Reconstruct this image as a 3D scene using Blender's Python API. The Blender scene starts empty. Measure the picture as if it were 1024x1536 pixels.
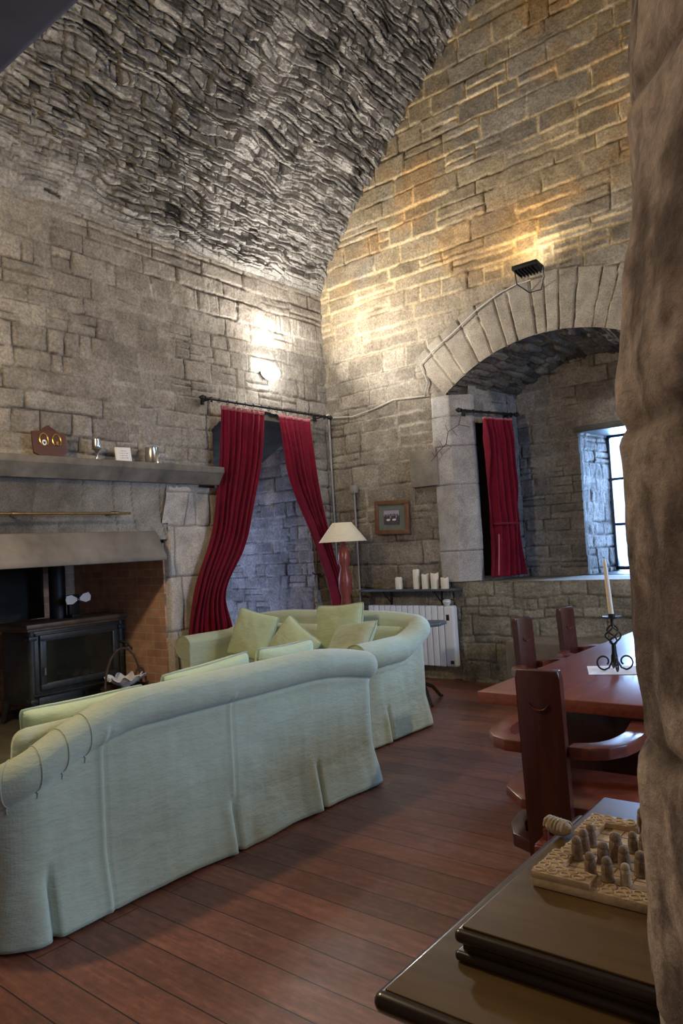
import bpy, bmesh, math, random
import numpy as np
from mathutils import Vector, Matrix, Euler
PI = math.pi
sc = bpy.context.scene
COL = sc.collection

# ------------------------------------------------------------------ camera, world, light, exposure
cam_d = bpy.data.cameras.new('camera'); cam = bpy.data.objects.new('camera', cam_d); COL.objects.link(cam)
cam_d.sensor_fit = 'VERTICAL'; cam_d.sensor_height = 36.0; cam_d.lens = 36.0 * 1100.0 / 1536.0
cam_d.clip_start = 0.02; cam_d.clip_end = 200
R = Matrix.Rotation(math.radians(39), 4, 'Z') @ Matrix.Rotation(math.radians(92.8), 4, 'X') @ Matrix.Rotation(math.radians(-3.2), 4, 'Z')
cam.matrix_world = Matrix.Translation((0, 0, 1.45)) @ R
sc.camera = cam

sc.view_settings.view_transform = 'Standard'
sc.view_settings.look = 'None'
sc.view_settings.gamma = 1.0
sc.view_settings.use_curve_mapping = False
sc.view_settings.exposure = 0.3

world = bpy.data.worlds.new('world'); sc.world = world; world.use_nodes = True
wb = world.node_tree.nodes['Background']
wb.inputs['Color'].default_value = (0.50, 0.70, 1.0, 1); wb.inputs['Strength'].default_value = 2.2

def area(name, loc, target, sx, sy, power, color):
    l = bpy.data.lights.new(name, 'AREA'); l.shape = 'RECTANGLE'; l.size = sx; l.size_y = sy
    l.energy = power; l.color = color
    o = bpy.data.objects.new(name, l); COL.objects.link(o); o.location = loc
    d = Vector(target) - Vector(loc); o.rotation_euler = d.to_track_quat('-Z', 'Y').to_euler()
    return o
# daylight entering by the windows
area('daylight_far_window', (-2.30, 8.45, 1.85), (-2.1, 3.5, 0.7), 1.10, 1.5, 230, (0.38, 0.60, 1.0))
area('daylight_side_window', (2.75, 4.1, 2.1), (-2.7, 2.9, 0.5), 0.8, 1.3, 125, (0.36, 0.60, 1.0))
area('daylight_alcove_window', (-7.02, 5.45, 1.45), (-5.9, 6.4, 1.0), 0.45, 0.9, 9, (0.5, 0.62, 1.0))

# ------------------------------------------------------------------ node helpers
def new_mat(name):
    m = bpy.data.materials.new(name); m.use_nodes = True
    nt = m.node_tree; b = nt.nodes['Principled BSDF']
    return m, nt, b
def N(nt, typ, **kw):
    n = nt.nodes.new(typ)
    for k, v in kw.items():
        if k.startswith('i_'):
            key = k[2:].replace('_', ' ')
            n.inputs[int(key) if key.isdigit() else key].default_value = v
        else: setattr(n, k, v)
    return n
def ramp(nt, fac, stops):
    r = nt.nodes.new('ShaderNodeValToRGB'); cr = r.color_ramp
    while len(cr.elements) < len(stops): cr.elements.new(0.5)
    for e, (p, c) in zip(cr.elements, stops): e.position = p; e.color = (*c, 1) if len(c) == 3 else c
    nt.links.new(fac, r.inputs[0]); return r
def coords(nt, scale=(1, 1, 1), rot=(0, 0, 0), kind='Object'):
    t = nt.nodes.new('ShaderNodeTexCoord'); m = nt.nodes.new('ShaderNodeMapping')
    m.inputs['Scale'].default_value = scale; m.inputs['Rotation'].default_value = rot
    nt.links.new(t.outputs[kind], m.inputs[0]); return m.outputs[0]
def noise(nt, vec, scale, detail=4, rough=0.55):
    n = N(nt, 'ShaderNodeTexNoise'); n.inputs['Scale'].default_value = scale
    n.inputs['Detail'].default_value = detail; n.inputs['Roughness'].default_value = rough
    nt.links.new(vec, n.inputs['Vector']); return n.outputs['Fac']
def bump(nt, b, h, strength=0.4, dist=0.01, prev=None):
    n = N(nt, 'ShaderNodeBump'); n.inputs['Strength'].default_value = strength; n.inputs['Distance'].default_value = dist
    nt.links.new(h, n.inputs['Height'])
    if prev: nt.links.new(prev.outputs[0], n.inputs['Normal'])
    nt.links.new(n.outputs[0], b.inputs['Normal']); return n
def mat_simple(name, c1, c2=None, rough=0.6, metal=0.0, nscale=12, bumpy=0.15, dist=0.004, stretch=(1, 1, 1), spec=0.5, coat=0.0):
    m, nt, b = new_mat(name)
    if c2 is None: c2 = tuple(x * 0.8 for x in c1)
    v = coords(nt, stretch)
    f = noise(nt, v, nscale, 6, 0.6)
    r = ramp(nt, f, [(0.3, c1), (0.7, c2)])
    nt.links.new(r.outputs[0], b.inputs['Base Color'])
    b.inputs['Roughness'].default_value = rough; b.inputs['Metallic'].default_value = metal
    b.inputs['Specular IOR Level'].default_value = spec
    b.inputs['Coat Weight'].default_value = coat; b.inputs['Coat Roughness'].default_value = 0.15
    if bumpy:
        f2 = noise(nt, v, nscale * 4, 4, 0.6); bump(nt, b, f2, bumpy, dist)
    return m
def mat_stone(name, fine=45, strength=0.75, dist=0.012, rough=0.92, stretch=(1, 1, 1)):
    """colour comes from the stones' own colour attribute, broken up by fine procedural grain"""
    m, nt, b = new_mat(name)
    a = N(nt, 'ShaderNodeAttribute', attribute_name='Col')
    v = coords(nt, stretch)
    f = noise(nt, v, fine, 8, 0.68)
    f2 = noise(nt, v, 6, 6, 0.65)
    r = ramp(nt, f, [(0.28, (0.55,) * 3), (0.72, (1.5,) * 3)])
    r2 = ramp(nt, f2, [(0.3, (0.74, 0.72, 0.70)), (0.7, (1.22, 1.22, 1.24))])
    mx = N(nt, 'ShaderNodeMix', data_type='RGBA', blend_type='MULTIPLY'); mx.inputs[0].default_value = 1
    nt.links.new(a.outputs['Color'], mx.inputs[6]); nt.links.new(r.outputs[0], mx.inputs[7])
    mx2 = N(nt, 'ShaderNodeMix', data_type='RGBA', blend_type='MULTIPLY'); mx2.inputs[0].default_value = 1
    nt.links.new(mx.outputs[2], mx2.inputs[6]); nt.links.new(r2.outputs[0], mx2.inputs[7])
    nt.links.new(mx2.outputs[2], b.inputs['Base Color'])
    b.inputs['Roughness'].default_value = rough; b.inputs['Specular IOR Level'].default_value = 0.25
    bump(nt, b, f, strength, dist)
    return m
def mat_wood(name, c1, c2, rough=0.35, grain=(14, 1.2, 14), coat=0.0, bumpy=0.15, spec=0.5):
    m, nt, b = new_mat(name)
    v = coords(nt, grain)
    f = noise(nt, v, 3.0, 8, 0.65)
    r = ramp(nt, f, [(0.3, c1), (0.68, c2)])
    nt.links.new(r.outputs[0], b.inputs['Base Color'])
    b.inputs['Roughness'].default_value = rough; b.inputs['Specular IOR Level'].default_value = spec
    b.inputs['Coat Weight'].default_value = coat; b.inputs['Coat Roughness'].default_value = 0.12
    bump(nt, b, f, bumpy, 0.003)
    return m
def mat_fabric(name, c1, c2, scale=260, strength=0.35, rough=0.9, sheen=0.25, ribs=None):
    m, nt, b = new_mat(name)
    v = coords(nt)
    f = noise(nt, v, 5, 5, 0.6)
    r = ramp(nt, f, [(0.3, c1), (0.7, c2)])
    nt.links.new(r.outputs[0], b.inputs['Base Color'])
    b.inputs['Roughness'].default_value = rough; b.inputs['Specular IOR Level'].default_value = 0.2
    b.inputs['Sheen Weight'].default_value = sheen
    # weave, and the wide soft creases of a washed loose cover
    w = noise(nt, coords(nt, (1, 1, 0.35)), scale, 2, 0.5)
    bm1 = bump(nt, b, w, strength, 0.0015)
    if ribs:
        wv = N(nt, 'ShaderNodeTexWave', wave_type='BANDS', bands_direction=ribs); wv.inputs['Scale'].default_value = 34
        wv.inputs['Distortion'].default_value = 0.6; wv.inputs['Detail'].default_value = 2
        nt.links.new(v, wv.inputs['Vector'])
        bm1 = bump(nt, b, wv.outputs['Fac'], 0.12, 0.0015, bm1)
    cr = noise(nt, coords(nt, (3.0, 3.0, 9.0)), 2.2, 5, 0.6)
    bump(nt, b, cr, 0.5, 0.02, bm1)
    return m
def mat_emit(name, col, strength):
    m, nt, b = new_mat(name)
    b.inputs['Base Color'].default_value = (*col, 1)
    b.inputs['Emission Color'].default_value = (*col, 1); b.inputs['Emission Strength'].default_value = strength
    return m

M = {}
M['stone'] = mat_stone('grey_masonry')
M['rubble'] = mat_stone('flaking_vault_stone', fine=38, strength=0.9, dist=0.02)
M['dressed'] = mat_stone('dressed_limestone', fine=90, strength=0.35, dist=0.005)
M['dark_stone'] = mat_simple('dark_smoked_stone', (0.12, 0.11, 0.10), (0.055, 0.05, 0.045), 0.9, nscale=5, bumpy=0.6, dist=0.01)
M['mantel'] = mat_simple('smoked_mantel_stone', (0.21, 0.178, 0.145), (0.09, 0.076, 0.062), 0.85, nscale=5, bumpy=0.5, dist=0.008)
M['hood'] = mat_simple('smoked_hood_stone', (0.24, 0.20, 0.16), (0.12, 0.098, 0.078), 0.85, nscale=3, bumpy=0.2, dist=0.004)
M['block'] = mat_simple('brown_grey_limestone_block', (0.31, 0.27, 0.22), (0.20, 0.17, 0.14), 0.9, nscale=9, bumpy=0.6, dist=0.01)
M['soot'] = mat_simple('sooty_flue_metal', (0.035, 0.033, 0.030), (0.02, 0.019, 0.018), 0.9, nscale=6, bumpy=0.2)
M['slate'] = mat_simple('dark_slate', (0.09, 0.10, 0.11), (0.05, 0.055, 0.06), 0.45, nscale=9, bumpy=0.2)
M['plaster'] = mat_simple('door_head_plaster', (0.25, 0.205, 0.185), (0.17, 0.135, 0.12), 0.9, nscale=5, bumpy=0.25, dist=0.004)
M['hearth'] = mat_simple('hearth_flag', (0.16, 0.14, 0.085), (0.09, 0.078, 0.05), 0.7, nscale=4, bumpy=0.2)
M['sofa_near'] = mat_fabric('green_loose_cover', (0.41, 0.45, 0.34), (0.36, 0.40, 0.305), ribs='Y')
M['sofa_far'] = mat_fabric('pale_green_loose_cover', (0.46, 0.51, 0.375), (0.41, 0.46, 0.34))
M['cushion'] = mat_fabric('pale_green_cushion_cloth', (0.50, 0.58, 0.38), (0.45, 0.53, 0.35))
M['piping'] = mat_fabric('green_piping', (0.36, 0.43, 0.30), (0.32, 0.38, 0.27))
M['red'] = mat_fabric('crimson_velvet', (0.21, 0.006, 0.024), (0.14, 0.004, 0.016), scale=180, sheen=0.08)
M['heading'] = mat_fabric('curtain_heading_tape', (0.42, 0.16, 0.17), (0.34, 0.09, 0.10), sheen=0)
M['iron'] = mat_simple('black_iron', (0.035, 0.035, 0.038), (0.02, 0.02, 0.022), 0.5, 0.6, nscale=30, bumpy=0.2, dist=0.002)
M['stove'] = mat_simple('stove_cast_iron', (0.05, 0.055, 0.055), (0.03, 0.033, 0.034), 0.42, 0.3, nscale=20, bumpy=0.15, dist=0.002)
M['stove_top'] = mat_simple('stove_top_brownish_iron', (0.16, 0.11, 0.07), (0.09, 0.06, 0.04), 0.5, 0.3, nscale=10, bumpy=0.15)
M['stove_glass'] = mat_simple('sooty_stove_glass', (0.012, 0.013, 0.012), (0.02, 0.022, 0.018), 0.12, 0, nscale=4, bumpy=0)
M['brass'] = mat_simple('dull_brass', (0.35, 0.24, 0.11), (0.22, 0.15, 0.07), 0.35, 0.9, nscale=20, bumpy=0.1)
M['gilt'] = mat_simple('gilt_metal', (0.75, 0.50, 0.16), (0.5, 0.32, 0.1), 0.3, 0.9, nscale=20, bumpy=0.1)
M['pewter'] = mat_simple('pewter', (0.55, 0.52, 0.48), (0.38, 0.36, 0.33), 0.25, 0.95, nscale=14, bumpy=0.05)
M['white'] = mat_simple('white_enamel', (0.74, 0.76, 0.80), (0.70, 0.72, 0.77), 0.35, nscale=3, bumpy=0)
M['card'] = mat_simple('white_card', (0.82, 0.80, 0.78), (0.75, 0.73, 0.71), 0.7, nscale=8, bumpy=0.05)
M['ink'] = mat_simple('grey_ink', (0.35, 0.33, 0.33), (0.3, 0.28, 0.28), 0.7, bumpy=0)
M['dark'] = mat_simple('black_plastic', (0.02, 0.02, 0.022), None, 0.4, bumpy=0)
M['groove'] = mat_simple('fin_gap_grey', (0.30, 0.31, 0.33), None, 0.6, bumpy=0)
M['porcelain'] = mat_simple('white_glazed_ceramic', (0.85, 0.84, 0.83), (0.78, 0.77, 0.76), 0.2, nscale=4, bumpy=0.05)
M['wax'] = mat_simple('ivory_wax', (0.80, 0.74, 0.60), (0.74, 0.68, 0.53), 0.5, nscale=8, bumpy=0.1)
M['wax'].node_tree.nodes['Principled BSDF'].inputs['Subsurface Weight'].default_value = 0.25
M['wick'] = mat_simple('burnt_wick', (0.03, 0.025, 0.02), None, 0.9, bumpy=0)
M['shade'] = mat_fabric('cream_lampshade_linen', (0.80, 0.73, 0.57), (0.76, 0.69, 0.53), sheen=0)
M['lampwood'] = mat_wood('turned_redwood', (0.30, 0.07, 0.05), (0.18, 0.035, 0.03), 0.3)
M['table'] = mat_wood('mahogany_table_top', (0.24, 0.062, 0.035), (0.13, 0.032, 0.022), 0.33, grain=(14, 1.0, 14), coat=0.35)
M['chair'] = mat_wood('dark_red_chair_wood', (0.075, 0.018, 0.013), (0.035, 0.009, 0.007), 0.3, grain=(10, 10, 1.0), coat=0.3)
M['chairarm'] = mat_wood('red_brown_arm_wood', (0.19, 0.045, 0.025), (0.10, 0.022, 0.015), 0.3, grain=(3, 3, 10), coat=0.3)
M['chest'] = mat_wood('olive_brown_oak', (0.125, 0.072, 0.024), (0.075, 0.042, 0.014), 0.5, grain=(1.0, 9, 9), coat=0.0, spec=0.22)
M['chestdark'] = mat_wood('near_black_moulding_oak', (0.035, 0.020, 0.012), (0.018, 0.010, 0.007), 0.3, grain=(1.0, 12, 12), coat=0.3)
M['plaque'] = mat_wood('plaque_mahogany', (0.11, 0.040, 0.025), (0.065, 0.022, 0.014), 0.4)
M['frame'] = mat_wood('brown_picture_frame', (0.20, 0.095, 0.045), (0.12, 0.055, 0.028), 0.4, grain=(4, 4, 4))
M['mount'] = mat_simple('grey_green_mount', (0.16, 0.17, 0.15), (0.13, 0.14, 0.125), 0.8, bumpy=0)
M['photo'] = mat_simple('dusk_photo_print', (0.10, 0.085, 0.09), (0.05, 0.045, 0.05), 0.3, nscale=40, bumpy=0)
M['photosky'] = mat_simple('lilac_photo_sky', (0.42, 0.38, 0.47), (0.30, 0.27, 0.35), 0.3, nscale=14, bumpy=0)
M['goose'] = mat_simple('white_print_ink', (0.75, 0.75, 0.72), None, 0.4, bumpy=0)
M['carved'] = mat_simple('carved_sandy_resin', (0.55, 0.40, 0.25), (0.40, 0.28, 0.165), 0.7, nscale=50, bumpy=0.5, dist=0.003)
M['piece'] = mat_simple('brown_cast_stone', (0.27, 0.175, 0.105), (0.14, 0.09, 0.055), 0.65, nscale=120, bumpy=0.6, dist=0.003)
M['piece_light'] = mat_simple('pale_cast_stone', (0.50, 0.38, 0.25), (0.36, 0.26, 0.17), 0.65, nscale=120, bumpy=0.5, dist=0.003)
M['doily'] = mat_fabric('white_cloth', (0.78, 0.75, 0.78), (0.7, 0.68, 0.72), sheen=0)
M['basket'] = mat_simple('dark_wicker', (0.10, 0.06, 0.045), (0.05, 0.03, 0.025), 0.7, nscale=60, bumpy=0.5)
M['cable'] = mat_simple('white_cable', (0.60, 0.56, 0.50), (0.5, 0.46, 0.41), 0.5, bumpy=0)
M['conduit'] = mat_simple('grey_conduit', (0.30, 0.285, 0.27), (0.24, 0.225, 0.21), 0.5, bumpy=0)
M['winframe'] = mat_simple('dark_blue_window_paint', (0.03, 0.045, 0.10), (0.02, 0.03, 0.07), 0.4, bumpy=0)
m = bpy.data.materials.new('window_glass'); m.use_nodes = True; M['glass'] = m; nt = m.node_tree
nt.nodes.remove(nt.nodes['Principled BSDF']); tr_ = nt.nodes.new('ShaderNodeBsdfTransparent'); gl_ = nt.nodes.new('ShaderNodeBsdfGlossy'); gl_.inputs['Roughness'].default_value = 0.02
tr_.inputs['Color'].default_value = (0.93, 0.97, 1.0, 1); fr_ = nt.nodes.new('ShaderNodeFresnel'); fr_.inputs['IOR'].default_value = 1.45; mx_ = nt.nodes.new('ShaderNodeMixShader')
nt.links.new(fr_.outputs[0], mx_.inputs[0]); nt.links.new(tr_.outputs[0], mx_.inputs[1]); nt.links.new(gl_.outputs[0], mx_.inputs[2]); nt.links.new(mx_.outputs[0], nt.nodes['Material Output'].inputs['Surface'])
M['bulb'] = mat_emit('lit_bulkhead_diffuser', (0.93, 0.98, 1.0), 28)
M['bulb2'] = mat_emit('lit_warm_diffuser', (1.0, 0.80, 0.5), 8)

# floor boards run along X
def floor_mat():
    m, nt, b = new_mat('worn_red_brown_boards')
    v = coords(nt)
    br = N(nt, 'ShaderNodeTexBrick', offset=0.37, squash=1.0)
    br.inputs['Scale'].default_value = 1.0
    br.inputs['Brick Width'].default_value = 2.7; br.inputs['Row Height'].default_value = 0.155
    br.inputs['Mortar Size'].default_value = 0.0028; br.inputs['Mortar Smooth'].default_value = 0.25; br.inputs['Bias'].default_value = 0
    br.inputs['Color1'].default_value = (0, 0, 0, 1); br.inputs['Color2'].default_value = (1, 1, 1, 1); br.inputs['Mortar'].default_value = (0.5, 0.5, 0.5, 1)
    wob = N(nt, 'ShaderNodeTexNoise'); wob.inputs['Scale'].default_value = 1.5; nt.links.new(v, wob.inputs['Vector'])
    ad = N(nt, 'ShaderNodeVectorMath', operation='MULTIPLY_ADD'); ad.inputs[1].default_value = (0, 0.012, 0)
    nt.links.new(wob.outputs['Color'], ad.inputs[0]); nt.links.new(v, ad.inputs[2])
    nt.links.new(ad.outputs[0], br.inputs['Vector'])
    g = noise(nt, coords(nt, (1.2, 16, 1)), 2.6, 8, 0.68)
    w = noise(nt, coords(nt, (0.8, 1.2, 1)), 1.7, 6, 0.6)
    w2 = noise(nt, coords(nt, (5, 9, 1)), 3.0, 8, 0.7)
    base = ramp(nt, g, [(0.25, (0.095, 0.034, 0.019)), (0.55, (0.165, 0.060, 0.034)), (0.8, (0.25, 0.105, 0.062))])
    worn = ramp(nt, w2, [(0.45, (1, 1, 1)), (0.72, (1.7, 1.75, 1.8))])
    mx = N(nt, 'ShaderNodeMix', data_type='RGBA', blend_type='MULTIPLY'); mx.inputs[0].default_value = 0.8
    nt.links.new(base.outputs[0], mx.inputs[6]); nt.links.new(worn.outputs[0], mx.inputs[7])
    pv = ramp(nt, br.outputs['Color'], [(0.0, (0.78, 0.78, 0.78)), (1.0, (1.18, 1.15, 1.12))])
    mx2 = N(nt, 'ShaderNodeMix', data_type='RGBA', blend_type='MULTIPLY'); mx2.inputs[0].default_value = 1
    nt.links.new(mx.outputs[2], mx2.inputs[6]); nt.links.new(pv.outputs[0], mx2.inputs[7])
    mx3 = N(nt, 'ShaderNodeMix', data_type='RGBA', blend_type='MIX')
    nt.links.new(br.outputs['Fac'], mx3.inputs[0]); nt.links.new(mx2.outputs[2], mx3.inputs[6]); mx3.inputs[7].default_value = (0.016, 0.008, 0.006, 1)
    nt.links.new(mx3.outputs[2], b.inputs['Base Color'])
    rr = ramp(nt, w, [(0.3, (0.30,) * 3), (0.75, (0.50,) * 3)])
    nt.links.new(rr.outputs[0], b.inputs['Roughness']); b.inputs['Specular IOR Level'].default_value = 0.45
    inv = N(nt, 'ShaderNodeMath', operation='MULTIPLY_ADD'); inv.inputs[1].default_value = -1; inv.inputs[2].default_value = 1
    nt.links.new(br.outputs['Fac'], inv.inputs[0])
    b1 = bump(nt, b, g, 0.12, 0.004)
    bump(nt, b, inv.outputs[0], 0.5, 0.006, b1)
    return m
M['floor'] = floor_mat()
def brick_mat():
    m, nt, b = new_mat('firebox_brick')
    v = coords(nt, kind='Generated'); v = coords(nt)
    sw = N(nt, 'ShaderNodeVectorMath', operation='DOT_PRODUCT')   # along-wall coordinate
    sep = N(nt, 'ShaderNodeSeparateXYZ'); nt.links.new(v, sep.inputs[0])
    add = N(nt, 'ShaderNodeMath', operation='ADD'); nt.links.new(sep.outputs[0], add.inputs[0]); nt.links.new(sep.outputs[1], add.inputs[1])
    cb = N(nt, 'ShaderNodeCombineXYZ'); nt.links.new(add.outputs[0], cb.inputs[0]); nt.links.new(sep.outputs[2], cb.inputs[1])
    br = N(nt, 'ShaderNodeTexBrick'); br.inputs['Scale'].default_value = 1
    br.inputs['Brick Width'].default_value = 0.225; br.inputs['Row Height'].default_value = 0.075; br.inputs['Mortar Size'].default_value = 0.006
    br.inputs['Mortar Smooth'].default_value = 0.2
    br.inputs['Color1'].default_value = (0.60, 0.34, 0.22, 1); br.inputs['Color2'].default_value = (0.44, 0.24, 0.165, 1); br.inputs['Mortar'].default_value = (0.52, 0.41, 0.33, 1)
    nt.links.new(cb.outputs[0], br.inputs['Vector'])
    n = noise(nt, v, 7, 6, 0.6); r = ramp(nt, n, [(0.3, (0.75,) * 3), (0.7, (1.2,) * 3)])
    mx = N(nt, 'ShaderNodeMix', data_type='RGBA', blend_type='MULTIPLY'); mx.inputs[0].default_value = 1
    nt.links.new(br.outputs['Color'], mx.inputs[6]); nt.links.new(r.outputs[0], mx.inputs[7]); nt.links.new(mx.outputs[2], b.inputs['Base Color'])
    b.inputs['Roughness'].default_value = 0.85
    inv = N(nt, 'ShaderNodeMath', operation='SUBTRACT'); inv.inputs[0].default_value = 1; nt.links.new(br.outputs['Fac'], inv.inputs[1])
    bump(nt, b, inv.outputs[0], 0.6, 0.01)
    return m
M['brick'] = brick_mat()

# ------------------------------------------------------------------ object helpers
def link(o, parent=None):
    COL.objects.link(o)
    if parent: o.parent = parent
    return o
def thing(name, label, cat, loc=(0, 0, 0), rz=0, group=None):
    o = bpy.data.objects.new(name, None); o.empty_display_size = 0.1; COL.objects.link(o)
    o.location = loc; o.rotation_euler = (0, 0, rz); o['label'] = label; o['category'] = cat
    if group: o['group'] = group
    return o
def tag(o, label, cat, group=None):
    o['label'] = label; o['category'] = cat
    if group: o['group'] = group
    return o
def struct(o): o['kind'] = 'structure'; return o

class B:
    def __init__(s): s.bm = bmesh.new()
    def _x(s, r, T):
        bmesh.ops.transform(s.bm, matrix=T, verts=r)
    def box(s, c, d, rot=(0, 0, 0), bev=0.0, seg=2):
        t = bmesh.new(); bmesh.ops.create_cube(t, size=1)
        bmesh.ops.scale(t, vec=Vector(d), verts=t.verts)
        if bev: bmesh.ops.bevel(t, geom=t.edges[:] , offset=bev, segments=seg, affect='EDGES', profile=0.5)
        T = Matrix.Translation(c) @ Euler(rot).to_matrix().to_4x4(); bmesh.ops.transform(t, matrix=T, verts=t.verts)
        s.merge(t); return s
    def merge(s, t):
        me = bpy.data.meshes.new('t'); t.to_mesh(me); t.free(); s.bm.from_mesh(me); bpy.data.meshes.remove(me)
    def lathe(s, prof, c=(0, 0, 0), seg=32, T=None):
        """prof: list of (r, z) bottom to top"""
        t = bmesh.new(); rings = []
        for r, z in prof:
            if r < 1e-5: rings.append([t.verts.new((0, 0, z))])
            else: rings.append([t.verts.new((r * math.cos(2 * PI * k / seg), r * math.sin(2 * PI * k / seg), z)) for k in range(seg)])
        for a, b_ in zip(rings, rings[1:]):
            if len(a) == 1 and len(b_) == 1: continue
            for k in range(seg):
                k2 = (k + 1) % seg
                if len(a) == 1: t.faces.new((a[0], b_[k2], b_[k]))
                elif len(b_) == 1: t.faces.new((a[k], a[k2], b_[0]))
                else: t.faces.new((a[k], a[k2], b_[k2], b_[k]))
        bmesh.ops.transform(t, matrix=Matrix.Translation(c) @ (T or Matrix()), verts=t.verts)
        s.merge(t); return s
    def tube(s, pts, r, seg=8, closed=False, flat=1.0):
        pts = [Vector(p) for p in pts]; n = len(pts); t = bmesh.new(); rings = []
        up = None
        for i, p in enumerate(pts):
            a = pts[(i - 1) % n] if (closed or i > 0) else p; c = pts[(i + 1) % n] if (closed or i < n - 1) else p
            d = (c - a).normalized()
            if up is None: up = Vector((0, 0, 1)) if abs(d.z) < 0.9 else Vector((1, 0, 0))
            x = d.cross(up).normalized(); up = x.cross(d).normalized()
            rr = r[i] if isinstance(r, (list, tuple)) else r
            rings.append([t.verts.new(p + x * (rr * math.cos(2 * PI * k / seg)) + up * (rr * flat * math.sin(2 * PI * k / seg))) for k in range(seg)])
        m = n if closed else n - 1
        for i in range(m):
            a, c = rings[i], rings[(i + 1) % n]
            for k in range(seg): t.faces.new((a[k], a[(k + 1) % seg], c[(k + 1) % seg], c[k]))
        if not closed:
            t.faces.new(rings[0][::-1]); t.faces.new(rings[-1])
        s.merge(t); return s
    def ball(s, c, r, sc_=(1, 1, 1), sub=3):
        t = bmesh.new(); bmesh.ops.create_icosphere(t, subdivisions=sub, radius=r)
        bmesh.ops.scale(t, vec=Vector(sc_), verts=t.verts); bmesh.ops.translate(t, vec=Vector(c), verts=t.verts)
        s.merge(t); return s
    def prism(s, poly, h, T=None, bev=0.0):
        """poly (x,y) list CCW, extruded 0..h in z, then transformed"""
        t = bmesh.new(); lo = [t.verts.new((x, y, 0)) for x, y in poly]; hi = [t.verts.new((x, y, h)) for x, y in poly]
        n = len(poly); t.faces.new(lo[::-1]); t.faces.new(hi)
        for i in range(n): t.faces.new((lo[i], lo[(i + 1) % n], hi[(i + 1) % n], hi[i]))
        if bev: bmesh.ops.bevel(t, geom=t.edges[:], offset=bev, segments=2, affect='EDGES', profile=0.5, clamp_overlap=True)
        if T is not None: bmesh.ops.transform(t, matrix=T, verts=t.verts)
        s.merge(t); return s
    def build(s, name, mat, parent=None, smooth=True, jit=0.0, seed=1):
        if jit:
            rr = random.Random(seed)
            for v in s.bm.verts: v.co += Vector((rr.uniform(-jit, jit), rr.uniform(-jit, jit), rr.uniform(-jit, jit)))
        bmesh.ops.recalc_face_normals(s.bm, faces=s.bm.faces[:])
        me = bpy.data.meshes.new(name); s.bm.to_mesh(me); s.bm.free()
        me.materials.append(mat)
        if smooth:
            me.polygons.foreach_set('use_smooth', [True] * len(me.polygons))
            me.set_sharp_from_angle(angle=math.radians(38))
        return link(bpy.data.objects.new(name, me), parent)

# numpy noise
def _hash(ix, iy, seed):
    h = (ix.astype(np.int64) * 374761393 + iy.astype(np.int64) * 668265263 + seed * 974711) & 0xffffffff
    h = ((h ^ (h >> 13)) * 1274126177) & 0xffffffff
    return ((h ^ (h >> 16)) & 0xffffff) / float(0xffffff)
def vn(u, v, s, seed=0):
    x, y = u * s, v * s; ix, iy = np.floor(x), np.floor(y); fx, fy = x - ix, y - iy
    fx = fx * fx * (3 - 2 * fx); fy = fy * fy * (3 - 2 * fy)
    a, b_, c, d = _hash(ix, iy, seed), _hash(ix + 1, iy, seed), _hash(ix, iy + 1, seed), _hash(ix + 1, iy + 1, seed)
    return (a + (b_ - a) * fx) * (1 - fy) + (c + (d - c) * fx) * fy
def fbm(u, v, s, oc=4, seed=0, g=0.5):
    t = 0; a = 1; w = 0
    for k in range(oc): t = t + a * vn(u, v, s * 2 ** k, seed + 17 * k); w += a; a *= g
    return t / w
def sstep(x, a, b_):
    t = np.clip((x - a) / (b_ - a), 0, 1); return t * t * (3 - 2 * t)
def masonry(U, V, seed, ch, sw, warp=0.03, split=0.25):
    """returns distance to the nearest joint, two per-stone randoms, and position inside the course"""
    rng = np.random.RandomState(seed)
    vv = V + warp * (fbm(U, V, 1.1, 3, seed) - 0.5) * 2 + 0.012 * (vn(U, V, 9, seed + 5) - 0.5)
    lo, hi = vv.min() - 0.5, vv.max() + 0.5
    ed = [lo]
    while ed[-1] < hi: ed.append(ed[-1] + rng.uniform(*ch))
    ed = np.array(ed); k = np.clip(np.searchsorted(ed, vv) - 1, 0, len(ed) - 2)
    dv = np.minimum(vv - ed[k], ed[k + 1] - vv); fr = (vv - ed[k]) / (ed[k + 1] - ed[k])
    uu = U + 0.022 * (vn(U, V, 7, seed + 9) - 0.5) + 0.02 * (fbm(U, V, 3, 2, seed + 3) - 0.5)
    D = np.zeros_like(U); R1 = np.zeros_like(U); R2 = np.zeros_like(U)
    ulo, uhi = uu.min() - 1, uu.max() + 1
    for c in np.unique(k):
        msk = k == c
        e = [ulo + rng.uniform(0, sw[1])]
        hcourse = ed[c + 1] - ed[c]; f = 1.0 + 0.8 * (rng.rand() - 0.5)
        while e[-1] < uhi: e.append(e[-1] + rng.uniform(*sw) * f * (0.55 if rng.rand() < 0.2 else 1))
        e = np.array(e); u = uu[msk]; j = np.clip(np.searchsorted(e, u) - 1, 0, len(e) - 2)
        du = np.minimum(u - e[j], e[j + 1] - u)
        r1 = rng.rand(len(e)); r2 = rng.rand(len(e)); sp = rng.rand(len(e)) < split
        d = np.minimum(np.abs(du), dv[msk])
        fm = fr[msk]; cut = 0.35 + 0.3 * r2[j]
        ds = np.abs(fm - cut) * hcourse
        d = np.where(sp[j], np.minimum(d, ds), d)
        r1j = np.where(sp[j] & (fm > cut), (r1[j] * 7.3) % 1, r1[j])
        D[msk] = d; R1[msk] = r1j; R2[msk] = np.where(sp[j] & (fm > cut), (r2[j] * 5.1) % 1, r2[j])
    return D, R1, R2, fr
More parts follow.
